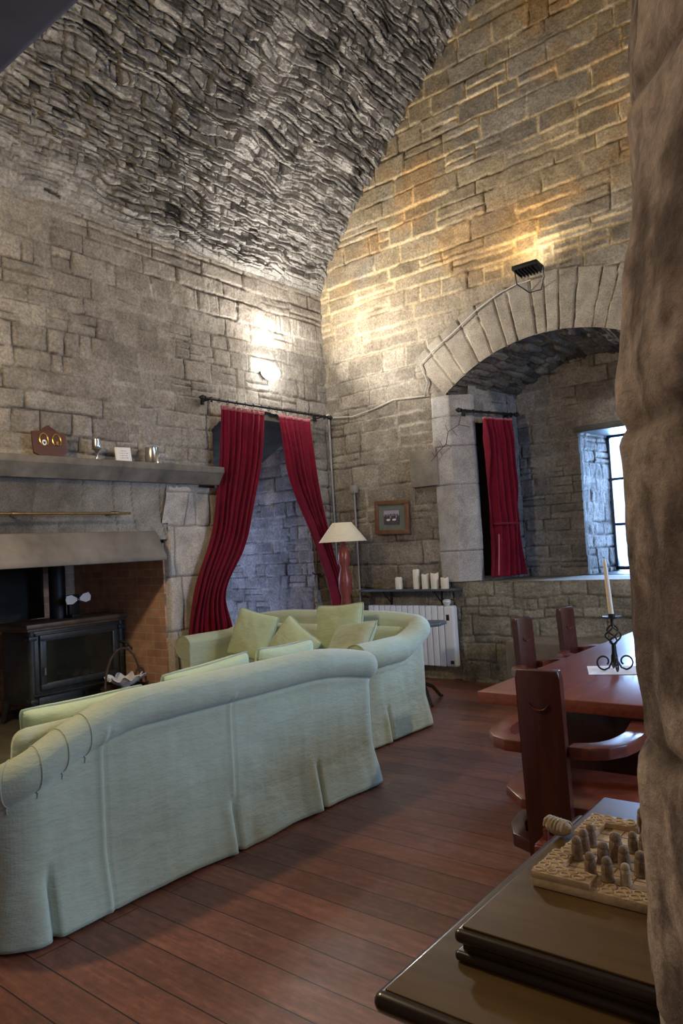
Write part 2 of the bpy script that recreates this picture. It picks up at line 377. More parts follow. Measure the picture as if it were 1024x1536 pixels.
def grid_mesh(name, P, mat, keep=None, col=None, parent=None, smooth=True, wrap=False):
    """P: (n, m, 3) positions -> one mesh of quads"""
    n, m_ = P.shape[:2]
    idx = np.arange(n * m_).reshape(n, m_)
    q = np.stack([idx[:-1, :-1], idx[1:, :-1], idx[1:, 1:], idx[:-1, 1:]], -1).reshape(-1, 4)
    if keep is not None:
        kf = (keep[:-1, :-1] & keep[1:, :-1] & keep[1:, 1:] & keep[:-1, 1:]).reshape(-1); q = q[kf]
    used = np.zeros(n * m_, bool); used[q.ravel()] = True
    rem = np.cumsum(used) - 1; q = rem[q]; co = P.reshape(-1, 3)[used]
    me = bpy.data.meshes.new(name)
    me.vertices.add(len(co)); me.vertices.foreach_set('co', co.astype(np.float32).ravel())
    me.loops.add(q.size); me.loops.foreach_set('vertex_index', q.astype(np.int32).ravel())
    me.polygons.add(len(q)); me.polygons.foreach_set('loop_start', np.arange(0, q.size, 4, dtype=np.int32))
    me.polygons.foreach_set('use_smooth', np.full(len(q), smooth))
    me.update(calc_edges=True); me.validate()
    if col is not None:
        a = me.color_attributes.new('Col', 'FLOAT_COLOR', 'POINT')
        c4 = np.ones((len(co), 4), np.float32); c4[:, :3] = col.reshape(-1, 3)[used]
        a.data.foreach_set('color', c4.ravel())
    me.materials.append(mat)
    return link(bpy.data.objects.new(name, me), parent)
def lerp3(a, b_, t): a = np.array(a); b_ = np.array(b_); return a + (b_ - a) * t[..., None]

GREY_A, GREY_B = (0.36, 0.315, 0.262), (0.20, 0.172, 0.142)
def ashlar_layer(U, V, seed, ch=(0.13, 0.24), sw=(0.2, 0.6), ca=GREY_A, cb=GREY_B, mort=(0.40, 0.36, 0.30), relief=0.011, split=0.25, warp=0.022, crack=0.75):
    D, r1, r2, fr = masonry(U, V, seed, ch, sw, warp, split)
    D = D + 0.012 * (fbm(U, V, 20, 3, seed + 2) - 0.5) + 0.010 * (fbm(U, V, 6, 2, seed + 4) - 0.5)
    j = 1 - sstep(D, 0.001, 0.014)
    deep = sstep(fbm(U, V, 2.3, 3, seed + 31), 0.38, 0.58) * crack + (1 - crack) * 0.3
    edge = 1 - sstep(D, 0.0, 0.022)
    h = relief * (r1 - 0.5) * 1.3 - j * (0.003 + 0.020 * deep) - edge * 0.002
    h = h + 0.020 * (fbm(U, V, 5, 5, seed + 8, 0.6) - 0.5) + 0.010 * (fbm(U * 1.6, V * 0.8, 24, 3, seed + 12) - 0.5)
    c = lerp3(ca, cb, np.clip(r2 * 0.8 + 0.5 * (fbm(U, V, 3.5, 4, seed + 40) - 0.3), 0, 1))
    mj = (1 - sstep(D, 0.006, 0.030)) * sstep(fbm(U, V, 1.7, 4, seed + 50), 0.40, 0.56)
    mj = mj * (0.55 + 0.45 * vn(U, V, 30, seed))
    c = c * (1 - mj[..., None]) + np.array(mort) * mj[..., None]
    dk = (1 - sstep(D, 0.001, 0.012)) * deep
    c = c * (1 - 0.82 * dk[..., None])
    return h, c, D

# ------------------------------------------------------------------ the setting
LX, DY = -5.61, 6.75          # left wall plane, far wall plane
# floor
f = B(); f.box((-1.7, 2.6, -0.05), (9.2, 9.6, 0.1)); struct(f.build('floor', M['floor'], smooth=False))

# vault: ceiling, a barrel running along Y
prof = [(-5.61, 4.50), (-5.50, 4.78), (-5.30, 5.08), (-5.03, 5.40), (-4.75, 5.72), (-4.42, 6.06), (-4.10, 6.38), (-3.84, 6.62), (-3.58, 6.84), (-3.36, 7.02), (-2.9, 7.32), (-2.3, 7.6), (-1.6, 7.72)]
prof = prof + [(-3.2 - x, z) for x, z in prof[::-1][1:]]
pa = np.array(prof); sl = np.r_[0, np.cumsum(np.hypot(*np.diff(pa, axis=0).T))]
def vault_xz(s): return np.interp(s, sl, pa[:, 0]), np.interp(s, sl, pa[:, 1])
def vault(name, s0, s1, ds, dy):
    s = np.arange(s0, s1 + ds, ds); y = np.arange(0.6, DY + 0.12, dy)
    S, Yy = np.meshgrid(s, y, indexing='ij')
    X, Z = vault_xz(S); Xa, Za = vault_xz(S - 0.15); Xb, Zb = vault_xz(S + 0.15)
    tx, tz = Xb - Xa, Zb - Za; L = np.hypot(tx, tz); tx, tz = tx / L, tz / L; nx, nz = tz, -tx
    U = Yy + 0.05 * (fbm(Yy, S, 9, 3, 79) - 0.5); V = S + 0.07 * (fbm(Yy, S, 1.6, 3, 77) - 0.5) * 2 + 0.05 * (fbm(Yy * 0.6, S, 8, 4, 78) - 0.5) + 0.10 * Yy * 0.3
    D, r1, r2, fr = masonry(U, V, 5, (0.035, 0.10), (0.08, 0.30), 0.07, 0.2)
    D2, q1, q2, fr2 = masonry(U + 0.3, V * 1.0 + 0.1 * U, 15, (0.10, 0.2), (0.2, 0.5), 0.08, 0.0)
    j = 1 - sstep(D, 0.0, 0.014)
    # plastered-over patch near the springing at the near end stays flatter
    flat = sstep(fbm(U, V, 0.9, 3, 61), 0.52, 0.66) * 0.6
    flat = np.clip(flat + 0.9 * sstep(4.2 - Yy, 0.0, 0.8) * (1 - sstep(S, 0.25, 0.75)), 0, 1)
    amp = 1 - 0.75 * flat
    rag = fbm(U * 0.7, V * 2.2, 9, 4, 71)
    h = 0.085 * (r1 - 0.5) + 0.060 * (1 - fr) * (0.3 + r2) + 0.035 * (q1 - 0.5) - 0.03 * j + 0.09 * (rag - 0.5) + 0.03 * (fbm(U * 0.6, V * 1.6, 26, 3, 72) - 0.5)
    hole = sstep(r1 * r2 + 0.25 * rag, 0.86, 0.93); h = h * amp - 0.06 * hole
    h = h * sstep(S, 0.0, 0.18)
    c = lerp3((0.42, 0.395, 0.36), (0.20, 0.187, 0.172), np.clip(q2 * 0.5 + r2 * 0.4 + 0.7 * (fbm(U, V, 5, 4, 33) - 0.45), 0, 1))
    c = c * (1 - 0.55 * j[..., None] * amp[..., None]) * (1 - 0.6 * hole[..., None])
    P = np.stack([X + nx * h, Yy, Z + nz * h], -1)
    return struct(grid_mesh(name, P, M['rubble'], col=c, smooth=False))
vault('ceiling', 0, 4.2, 0.0095, 0.010)
def vault_plain(name, s0, s1):
    s = np.arange(s0, s1, 0.06); y = np.arange(0.6, DY + 0.12, 0.06)
    S, Yy = np.meshgrid(s, y, indexing='ij'); X, Z = vault_xz(S)
    D, r1, r2, fr = masonry(Yy, S, 25, (0.1, 0.2), (0.2, 0.5))
    P = np.stack([X, Yy, Z - 0.08 * r1 * sstep(sl[-1] - S, 0, 0.1)], -1)
    return struct(grid_mesh(name, P, M['rubble'], col=lerp3((0.36, 0.34, 0.31), (0.2, 0.19, 0.17), r2)))
vault_plain('ceiling', 4.19, sl[-1])

# left wall with the fireplace and the alcove cut out
FY0, FY1, FZ = 0.9, 4.24, 1.62      # fireplace opening
NY0, NY1, NZ = 4.93, 6.36, 2.98     # alcove opening
y = np.arange(0.6, DY + 0.02, 0.0125); z = np.arange(0.0, 4.53, 0.0125)
Yg, Zg = np.meshgrid(y, z, indexing='ij')
h, c, D = ashlar_layer(Yg, Zg, 3, crack=0.85)
# courses around the fireplace jamb are big dressed blocks
pl = sstep(Zg, 4.15, 4.5); h = h * (1 - 0.4 * pl)
lime = np.clip(sstep(fbm(Yg, Zg, 1.3, 4, 91), 0.5, 0.72) * 0.5, 0, 1)
c = lerp3((0, 0, 0), (0.40, 0.37, 0.32), lime) + c * (1 - lime[..., None])
smoke = sstep(2.25 - Zg, 0, 0.25) * sstep(4.45 - Yg, -0.1, 0.45)      # soot staining round the hearth opening
c = c * (1 - 0.45 * smoke[..., None])
keep = ~((Yg > FY0) & (Yg < FY1) & (Zg < FZ)) & ~((Yg > NY0) & (Yg < NY1) & (Zg < NZ - 0.25 * np.abs((Yg - 5.65) / 0.7) ** 2.5))
struct(grid_mesh('wall_left', np.stack([LX + h, Yg, Zg], -1), M['stone'], keep, c))

# far wall with the arched recess
AX, AZ, RI, RO = -2.80, 1.61, 1.82, 2.43
x = np.arange(LX - 0.03, 2.45, 0.0125); z = np.arange(0.0, 7.62, 0.0125)
Xg, Zg = np.meshgrid(x, z, indexing='ij')
h, c, D = ashlar_layer(Xg, Zg, 11, ch=(0.14, 0.27), sw=(0.25, 0.75), ca=(0.33, 0.285, 0.225), cb=(0.19, 0.16, 0.125), mort=(0.48, 0.42, 0.33), crack=0.6)
# ochre lime and iron staining in the upper masonry
up = sstep(Zg, 3.3, 4.6)
st = np.clip(sstep(fbm(Xg, Zg, 1.2, 4, 101), 0.42, 0.62) * up, 0, 1)
c = c * (1 + st[..., None] * (np.array([1.16, 1.05, 0.84]) - 1))
jo = (1 - sstep(D, 0.004, 0.028)) * sstep(fbm(Xg, Zg, 2.2, 4, 103), 0.40, 0.58) * up
c = lerp3((0, 0, 0), (0.60, 0.46, 0.26), jo) + c * (1 - jo[..., None])
fe = sstep(fbm(Xg * 0.8, Zg, 1.5, 5, 107), 0.60, 0.70) * sstep(Zg, 3.6, 4.6)
c = c * (1 + 0.6 * fe[..., None] * (np.array([1.25, 0.95, 0.62]) - 1))
lowg = 1 - sstep(Zg, 0.9, 2.4)
c = c * (1 + lowg[..., None] * (np.array([0.92, 0.93, 0.95]) - 1))
# rougher, darker rubble below the recess
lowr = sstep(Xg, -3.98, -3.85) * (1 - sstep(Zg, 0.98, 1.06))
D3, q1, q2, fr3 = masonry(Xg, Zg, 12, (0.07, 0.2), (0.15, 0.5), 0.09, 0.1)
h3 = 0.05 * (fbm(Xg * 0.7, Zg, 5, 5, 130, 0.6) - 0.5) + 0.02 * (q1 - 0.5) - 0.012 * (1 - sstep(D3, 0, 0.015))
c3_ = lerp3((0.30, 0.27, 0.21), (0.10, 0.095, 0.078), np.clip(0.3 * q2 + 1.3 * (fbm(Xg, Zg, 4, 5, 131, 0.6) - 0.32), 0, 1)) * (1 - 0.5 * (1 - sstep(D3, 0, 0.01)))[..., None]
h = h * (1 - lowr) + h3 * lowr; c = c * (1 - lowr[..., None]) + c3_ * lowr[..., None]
vx = np.interp(Xg, pa[:, 0], pa[:, 1])
keep = (Zg < vx + 0.10)
dd = np.hypot(Xg - AX, Zg - AZ)
# opening below the arch, and the ring where the voussoirs sit
opening = (Xg > -3.93) & (Xg < -1.67) & (Zg > 1.03) & ((dd < RI) | (Zg < 2.9)) & (Zg < AZ + RI)
keep &= ~opening
# a straight joint in the corner
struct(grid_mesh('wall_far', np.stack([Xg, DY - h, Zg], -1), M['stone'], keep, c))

# the voussoir ring, its own polar masonry
th = np.arange(math.radians(-39.5), math.radians(39.5), 0.006); r = np.arange(RI - 0.012, RO + 0.01, 0.012)
T_, R_ = np.meshgrid(th, r, indexing='ij')
rng = np.random.RandomState(4); e = [math.radians(-41)]
while e[-1] < math.radians(40): e.append(e[-1] + rng.uniform(0.055, 0.11))
e = np.array(e); tw = T_ + 0.006 * (vn(R_, T_ * 2, 8, 3) - 0.5); k = np.searchsorted(e, tw) - 1
dr = np.minimum(tw - e[k], e[k + 1] - tw) * R_ ; r2 = rng.rand(len(e))[k]
Uu, Vv = T_ * 2.1, R_
j = 1 - sstep(dr + 0.004 * (vn(Uu, Vv, 30, 1) - 0.5), 0.002, 0.011)
outer = RO - 0.08 * rng.rand(len(e))[k]
h = 0.022 + 0.008 * (r2 - 0.5) - 0.022 * j + 0.012 * (fbm(Uu, Vv, 9, 4, 55) - 0.5)
h = h - 0.05 * sstep(R_, outer - 0.02, outer + 0.01)
c = lerp3((0.36, 0.31, 0.245), (0.24, 0.205, 0.165), np.clip(0.6 * r2 + 0.8 * (fbm(Uu, Vv, 5, 4, 66) - 0.4), 0, 1))
mj = (1 - sstep(dr, 0.004, 0.016)) * (vn(Uu, Vv, 3, 8) > 0.45)
c = lerp3((0, 0, 0), (0.46, 0.40, 0.30), mj) + c * (1 - mj[..., None]); c = c * (1 - 0.6 * (j * (vn(Uu, Vv, 3, 8) <= 0.45))[..., None])
struct(grid_mesh('trim_1', np.stack([AX + R_ * np.sin(T_), DY - h, AZ + R_ * np.cos(T_)], -1), M['dressed'], None, c))

def wall_patch(name, P00, Pu, Pv, seed, step=0.014, style=None, mat='stone', keepf=None, hs=1.0, **kw):
    """flat stone surface from a corner and two edge vectors; the normal is Pu x Pv"""
    P00, Pu, Pv = map(lambda a: np.array(a, float), (P00, Pu, Pv)); lu, lv = np.linalg.norm(Pu), np.linalg.norm(Pv)
    u = np.linspace(0, lu, max(2, int(lu / step))); v = np.linspace(0, lv, max(2, int(lv / step)))
    U, V = np.meshgrid(u, v, indexing='ij'); n = np.cross(Pu, Pv); n /= np.linalg.norm(n)
    h, c, D = ashlar_layer(U, V, seed, **kw)
    P = P00 + U[..., None] * Pu / lu + V[..., None] * Pv / lv + (h * hs)[..., None] * n
    return struct(grid_mesh(name, P, M[mat], keepf(U, V) if keepf else None, c))
# recess: ledge, reveals, back wall, soffit
grey = dict(ca=(0.30, 0.275, 0.25), cb=(0.17, 0.155, 0.145), mort=(0.33, 0.31, 0.28))
BY = 7.6
wall_patch('wall_recess_back', (-3.56, BY, 1.0), (2.05, 0, 0), (0, 0, 2.5), 21, ch=(0.1, 0.2), sw=(0.15, 0.45),
           keepf=lambda U, V: ~((U - 3.56 > -2.87) & (U - 3.56 < -1.74) & (V + 1 > 1.03) & (V + 1 < 2.53)), **grey)
# left reveal behind the dressed pillar, with a dark loophole doorway in it
ra, rb = np.array([-3.77, 6.90]), np.array([-3.56, BY])
rd = rb - ra; rl = np.linalg.norm(rd)
wall_patch('wall_recess_left', (ra[0], ra[1], 1.0), (rd[0], rd[1], 0), (0, 0, 2.1), 22, ch=(0.1, 0.2), sw=(0.15, 0.4),
           keepf=lambda U, V: ~((U > 0.02) & (U < 0.40) & (V > 0.08) & (V < 1.70)), **grey)
wall_patch('wall_recess_right', (-1.50, BY, 1.0), (-0.17, -0.85, 0), (0, 0, 2.1), 23, step=0.04, **grey)
lp = B()    # dark passage behind the loophole
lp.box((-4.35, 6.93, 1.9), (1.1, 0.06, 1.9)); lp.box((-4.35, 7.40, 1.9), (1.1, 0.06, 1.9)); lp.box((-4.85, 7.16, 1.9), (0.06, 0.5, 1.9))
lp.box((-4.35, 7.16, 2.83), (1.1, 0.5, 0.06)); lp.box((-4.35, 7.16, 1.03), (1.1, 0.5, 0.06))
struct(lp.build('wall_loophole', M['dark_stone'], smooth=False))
led = B(); led.box((-2.72, 7.40, 0.99), (2.3, 1.24, 0.07), bev=0.01); struct(led.build('trim_2', M['hood'], jit=0.004))
# soffit, rough and dark
n1, n2 = 220, 90
a = np.linspace(0, 1, n1); t = np.linspace(0, 1, n2); A_, T_ = np.meshgrid(a, t, indexing='ij')
tf = np.radians(-39 + 78 * A_); fx, fz = AX + RI * np.sin(tf), AZ + RI * np.cos(tf)
RB = 1.50; bx, bz = -2.66 + RB * np.sin(np.radians(-40 + 80 * A_)), 3.30 - RB + RB * np.cos(np.radians(-40 + 80 * A_))
U, V = A_ * 2.3, T_ * 0.9
D, r1, r2, fr = masonry(V, U, 8, (0.05, 0.11), (0.12, 0.35), 0.06)
h = 0.05 * (r1 - 0.5) + 0.05 * (fbm(U, V, 9, 4, 4) - 0.5) - 0.02 * (1 - sstep(D, 0, 0.015)); h *= sstep(T_, 0, 0.1)
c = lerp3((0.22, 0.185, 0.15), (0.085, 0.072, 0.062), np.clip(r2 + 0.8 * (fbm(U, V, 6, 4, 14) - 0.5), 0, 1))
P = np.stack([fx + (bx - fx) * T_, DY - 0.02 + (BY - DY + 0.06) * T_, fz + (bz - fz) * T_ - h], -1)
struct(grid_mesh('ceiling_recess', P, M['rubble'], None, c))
# dressed, chamfered jamb of the recess: blocks
def pillar(name, pts, z0, z1, joints, seed, mirror=False):
    per = [np.array(p, float) for p in pts]
    L = [0]
    for p, q in zip(per, per[1:]): L.append(L[-1] + np.linalg.norm(q - p))
    u = np.arange(0, L[-1] + 0.009, 0.009); u[-1] = L[-1]; v = np.arange(z0, z1 + 0.01, 0.01)
    U, V = np.meshgrid(u, v, indexing='ij')
    X = np.interp(U, L, [p[0] for p in per]); Y = np.interp(U, L, [p[1] for p in per])
    Xa, Ya = np.interp(U - 0.02, L, [p[0] for p in per]), np.interp(U - 0.02, L, [p[1] for p in per])
    Xb, Yb = np.interp(U + 0.02, L, [p[0] for p in per]), np.interp(U + 0.02, L, [p[1] for p in per])
    tx, ty = Xb - Xa, Yb - Ya; l = np.hypot(tx, ty) + 1e-9; nx, ny = ty / l, -tx / l
    d = np.min([np.abs(V - jz - 0.01 * (vn(U, V, 4, 3) - 0.5)) for jz in joints], axis=0)
    j = 1 - sstep(d, 0.001, 0.008)
    blk = np.searchsorted(np.array(joints), V[0])[None, :] + 0 * U
    rnd = _hash(blk, (U > L[2] if len(L) > 2 else U) * 1.0, seed)
    h = 0.030 + 0.006 * (rnd - 0.5) - 0.012 * j + 0.006 * (fbm(U, V, 8, 4, seed) - 0.5)
    c = lerp3((0.41, 0.385, 0.365), (0.31, 0.29, 0.275), np.clip(0.5 * rnd + 0.8 * (fbm(U, V, 5, 5, seed + 1) - 0.35), 0, 1))
    c = c * (1 - 0.6 * j[..., None])
    return struct(grid_mesh(name, np.stack([X + nx * h, Y + ny * h, V], -1), M['dressed'], None, c))
pillar('trim_3', [(-4.11, DY + 0.05), (-4.11, DY), (-3.92, DY), (-3.77, 6.90), (-3.77, 6.96)], 1.03, 3.0, [1.35, 2.05, 2.46, 2.78], 9)
pillar('trim_4', [(-1.83, 6.96), (-1.83, 6.90), (-1.68, DY), (-1.49, DY), (-1.49, DY + 0.05)], 1.03, 3.0, [1.4, 1.9, 2.3, 2.7], 19)
# larger dressed block bonded into the wall beside the jamb
bb = B(); bb.box((-4.26, DY, 2.26), (0.34, 0.10, 0.40), bev=0.012); struct(bb.build('trim_5', M['block'], jit=0.002))
# rough core of the wall behind the facing stones
co_ = B()
co_.box((-3.66, 7.72, 2.0), (0.34, 0.20, 2.6)); co_.box((-4.3, 7.50, 2.0), (1.4, 0.10, 2.6))
co_.box((-3.30, 7.99, 1.9), (0.66, 0.72, 2.4)); co_.box((-1.38, 7.99, 1.9), (0.62, 0.72, 2.4)); co_.box((-2.3, 7.99, 3.1), (2.6, 0.72, 1.0)); co_.box((-2.3, 7.99, 0.5), (2.6, 0.72, 0.9))
co_.box((-1.40, 7.2, 2.0), (0.10, 1.1, 2.6)); co_.box((-2.75, 7.30, 3.62), (3.0, 0.9, 0.2)); co_.box((-4.02, 7.36, 3.2), (0.5, 0.9, 0.7))
struct(co_.build('wall_core', M['dark_stone'], smooth=False))
# window embrasure in the recess
wall_patch('wall_embrasure_left', (-2.86, BY, 1.03), (0.085, 0.65, 0), (0, 0, 1.5), 31, ch=(0.12, 0.22), sw=(0.2, 0.4), relief=0.01, **grey)
wall_patch('wall_embrasure_right', (-1.88, BY + 0.65, 1.03), (0.13, -0.65, 0), (0, 0, 1.5), 32, step=0.03, **grey)
e_ = B(); e_.box((-2.30, 7.95, 2.56), (1.25, 0.72, 0.07), bev=0.01); e_.box((-2.30, 7.92, 0.985), (1.3, 0.80, 0.09), bev=0.015)
struct(e_.build('trim_6', M['slate'], jit=0.002))
def window(name, c, w, hgt, rz, nx=1, nz=2):
    """framed window with real panes; frame lies in the local XZ plane"""
    r_ = thing_struct(name, c, rz)
    fr = B(); t = 0.04
    fr.box((-w / 2 + t / 2, 0, 0), (t, 0.06, hgt), bev=0.005); fr.box((w / 2 - t / 2, 0, 0), (t, 0.06, hgt), bev=0.005)
    fr.box((0, 0, hgt / 2 - t / 2), (w, 0.06, t), bev=0.005); fr.box((0, 0, -hgt / 2 + t / 2), (w, 0.06, t), bev=0.005)
    for i in range(1, nx + 1): fr.box((-w / 2 + w * i / (nx + 1), 0, 0), (0.035, 0.05, hgt), bev=0.004)
    for i in range(1, nz + 1): fr.box((0, 0, -hgt / 2 + hgt * i / (nz + 1)), (w, 0.05, 0.03), bev=0.004)
    fr.build('window_frame', M['winframe'], r_)
    g = B(); g.box((0, 0, 0), (w - 0.04, 0.006, hgt - 0.04)); g.build('glass', M['glass'], r_, smooth=False)
    return r_
def thing_struct(name, c, rz):
    o = bpy.data.objects.new(name, None); COL.objects.link(o); o.location = c; o.rotation_euler = (0, 0, rz); o['kind'] = 'structure'; return o
window('window_1', (-2.31, 8.22, 1.79), 0.98, 1.50, 0)

# alcove in the left wall
purp = dict(ca=(0.30, 0.275, 0.28), cb=(0.17, 0.155, 0.16), mort=(0.36, 0.34, 0.33))
wall_patch('wall_alcove_right', (-7.25, NY1 + 0.03, 0), (1.66, 0, 0), (0, 0, 3.05), 41, ch=(0.12, 0.2), sw=(0.15, 0.4), **purp)
wall_patch('wall_alcove_left', (LX, NY0 - 0.01, 0), (-1.64, 0, 0), (0, 0, 3.05), 42, step=0.03, **purp)
wall_patch('wall_alcove_back', (-7.2, NY0 - 0.05, 0), (0, 1.5, 0), (0, 0, 3.05), 43, step=0.02, keepf=lambda U, V: ~((U > 0.28) & (U < 0.80) & (V > 0.95) & (V < 1.95)), **purp)
ac = B(); ac.prism([(0, 0), (1.62, 0), (1.62, 0.5), (0, 0.5)], 1.50, Matrix.Translation((-7.22, NY1 + 0.08, 2.35)) @ Matrix.Rotation(math.radians(90), 4, 'X') @ Matrix.Rotation(math.radians(0), 4, 'Z'))
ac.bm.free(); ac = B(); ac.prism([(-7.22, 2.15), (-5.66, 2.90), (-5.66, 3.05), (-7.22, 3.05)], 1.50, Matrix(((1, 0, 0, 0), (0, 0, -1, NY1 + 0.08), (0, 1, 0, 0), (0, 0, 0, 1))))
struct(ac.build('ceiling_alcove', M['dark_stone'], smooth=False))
window('window_2', (-7.24, 5.42, 1.45), 0.50, 1.0, PI / 2, nx=0, nz=1)

# right wall (beyond the picture) with its window opening
def keepr(U, V): return ~((U > 3.2) & (U < 4.8) & (V > 1.2) & (V < 2.9))
wall_patch('wall_right', (2.4, 0.3 - 0.2, 0), (0, 6.7, 0), (0, 0, 4.6), 51, step=0.05, keepf=keepr, **grey)
window('window_3', (2.45, 4.1, 2.05), 1.6, 1.7, PI / 2, nx=1, nz=2)

# near wall: the rough pier of the doorway on the right, flat stone door head above
def pier():
    pts = [(-0.12, 0.93), (-0.175, 0.86), (-0.225, 0.78), (-0.235, 0.72), (-0.215, 0.66), (-0.15, 0.58), (-0.05, 0.50), (0.30, 0.36), (0.9, 0.30)]
    pts = pts[::-1]; per = [np.array(p, float) for p in pts]
    L = [0]
    for p, q in zip(per, per[1:]): L.append(L[-1] + np.linalg.norm(q - p))
    u = np.arange(0, L[-1], 0.006); v = np.arange(0, 2.6, 0.007)
    U, V = np.meshgrid(u, v, indexing='ij'); X = np.interp(U, L, [p[0] for p in per]); Y = np.interp(U, L, [p[1] for p in per])
    g = lambda d: (np.interp(U + d, L, [p[0] for p in per]), np.interp(U + d, L, [p[1] for p in per]))
    (xa, ya), (xb, yb) = g(-0.06), g(0.06); tx, ty = xb - xa, yb - ya; l = np.hypot(tx, ty) + 1e-9; nx, ny = -ty / l, tx / l
    nx, ny = ty / l * -1, tx / l
    D, r1, r2, fr = masonry(U, V, 63, (0.20, 0.36), (0.3, 0.6), 0.03, 0.0)
    j = 1 - sstep(D, 0.0, 0.016)
    h = -0.008 * j + 0.006 * (r1 - 0.5) + 0.020 * (fbm(U, V * 0.6, 7, 5, 64) - 0.5) + 0.014 * (fbm(U, V * 0.7, 22, 3, 65) - 0.5)
    c = lerp3((0.50, 0.395, 0.345), (0.17, 0.125, 0.11), np.clip(0.25 * (r2 - 0.5) + 1.15 * sstep(fbm(U + 0.03 * vn(U, V, 20, 5), V * 0.55, 12, 5, 67, 0.62), 0.38, 0.62), 0, 1)) * (1 - 0.5 * j[..., None])
    X = X + np.interp(V, [0, 1.3, 1.45, 1.58, 1.70, 1.98, 2.6], [0.006, 0.006, 0.002, 0.004, 0.022, 0.046, 0.07])
    return struct(grid_mesh('wall_near', np.stack([X - nx * -h, Y - ny * -h, V], -1), M['stone'], None, c))
pier()
nb = B()
nb.prism([(0.9, 0.30), (2.4, 0.30), (2.4, 0.93), (-0.10, 0.93), (-0.02, 0.62), (0.35, 0.42)], 2.6)
nb.box((-3.9, 0.52, 1.3), (3.4, 0.40, 2.6))
struct(nb.build('wall_near', M['plaster'], smooth=False))
dh = B(); dh.box((-1.6, 0.40, 5.12), (8.2, 0.64, 5.36), bev=0.02); struct(dh.build('wall_near', M['plaster']))

# the small lobby the picture is taken from
lb = B(); lb.box((-0.9, -1.25, 1.3), (3.8, 0.1, 2.7)); lb.box((-2.75, -0.45, 1.3), (0.1, 1.7, 2.7)); lb.box((0.95, -0.45, 1.3), (0.1, 1.7, 2.7)); lb.box((-0.9, -0.4, 2.62), (3.8, 1.8, 0.1)); lb.box((-0.9, -0.75, -0.05), (3.8, 1.1, 0.098))
struct(lb.build('wall_lobby', M['plaster'], smooth=False))

# ------------------------------------------------------------------ fireplace
fp = thing('fireplace', 'large smoke-blackened stone fireplace with a long mantel shelf and brick-lined firebox in the left wall', 'fireplace', (LX, 2.6, 0))
def fb(): return B()
ox, oy = LX, 2.6
b_ = fb(); b_.box((0.13, 0.05, 2.262), (0.34, 4.30, 0.06), bev=0.008)
b_.prism([(0.30, 2.235), (0.04, 2.235), (0.04, 2.13), (0.22, 2.13)], 4.28, Matrix(((1, 0, 0, 0), (0, 0, -1, 2.19), (0, 1, 0, 0), (0, 0, 0, 1))))
b_.build('mantel_shelf', M['mantel'], fp, jit=0.003)
# coved breast between shelf and lintel, a stone surface of its own
yv = np.arange(-2.0, 1.98, 0.014); tv = np.linspace(0, 1, 48); Yv, Tv = np.meshgrid(yv, tv, indexing='ij')
zc = 1.62 + 0.53 * Tv; xc = 0.055 + 0.13 * Tv ** 2 
D, r1, r2, fr = masonry(Tv * 0.3, Yv + 0.16 * Tv * sstep(Yv, 0.2, 1.2), 71, (0.17, 0.4), (2, 3), 0.02, 0.0)
j = 1 - sstep(D, 0.001, 0.010)
hh = -0.012 * j + 0.012 * (fbm(Yv, zc, 5, 4, 72) - 0.5)
cc = lerp3((0.15, 0.13, 0.11), (0.07, 0.06, 0.052), np.clip(r2 * 0.5 + 0.9 * (fbm(Yv, zc, 4, 5, 73) - 0.35), 0, 1))
pale = sstep(Yv + 0.5 * (fbm(Yv, zc, 6, 4, 75) - 0.5), 0.35, 1.45) * 0.75
cc = cc * (1 - pale[..., None]) + np.array((0.34, 0.305, 0.26)) * pale[..., None] * (1 - 0.5 * j[..., None])
grid_mesh('breast', np.stack([xc + hh, Yv, zc], -1), M['dressed'], None, cc, fp)
# sloping hood stone
b_ = fb(); b_.prism([(0.06, 1.70), (0.10, 1.70), (0.24, 1.47), (0.24, 1.43), (-0.02, 1.43), (-0.02, 1.70)], 3.9, Matrix(((1, 0, 0, 0), (0, 0, -1, 1.52), (0, 1, 0, 0), (0, 0, 0, 1))), bev=0.012)
b_.build('hood', M['hood'], fp)
# jamb of big pale blocks with a curved shoulder
def jamb():
    yy = np.arange(1.60, 2.33, 0.011); zz = np.arange(0, 2.12, 0.011); Yj, Zj = np.meshgrid(yy, zz, indexing='ij')
    D, r1, r2, fr = masonry(Yj, Zj, 81, (0.3, 0.52), (0.25, 0.5), 0.03, 0.0)
    j = 1 - sstep(D, 0.001, 0.012)
    h = 0.075 + 0.02 * (r1 - 0.5) - 0.02 * j + 0.02 * (fbm(Yj, Zj, 7, 4, 82) - 0.5)
    c = lerp3((0.54, 0.485, 0.43), (0.34, 0.305, 0.265), np.clip(0.5 * r2 + (fbm(Yj, Zj, 5, 5, 84) - 0.35), 0, 1)) * (1 - 0.55 * j[..., None])
    sy = 1.64 + 0.10 * 0
    k = (Yj > 1.66 + 0.0 * Zj) | (Zj > 1.72)
    k &= ~((Zj > 1.45) & (Zj < 1.76) & (Yj < 1.66))
    h = h - 0.10 * (1 - sstep(Yj, 1.655, 1.69)) * (Zj < 1.7) - 0.09 * sstep(Yj, 2.29, 2.33)
    h = np.where(Zj > 1.68, h + 0.10 * sstep(Zj, 1.68, 2.14) * (1 - sstep(Yj, 1.85, 2.1)), h)
    grid_mesh('jamb', np.stack([h, Yj, Zj], -1), M['dressed'], k, c, fp)
jamb()
b_ = fb()   # firebox lining: side, back, far side, top
b_.box((-0.78, 1.69, 0.80), (1.56, 0.08, 1.7)); b_.box((-1.56, 0.0, 0.80), (0.08, 3.4, 1.7)); b_.box((-0.78, -1.69, 0.80), (1.56, 0.08, 1.7))
b_.build('brick_lining', M['brick'], fp, smooth=False)
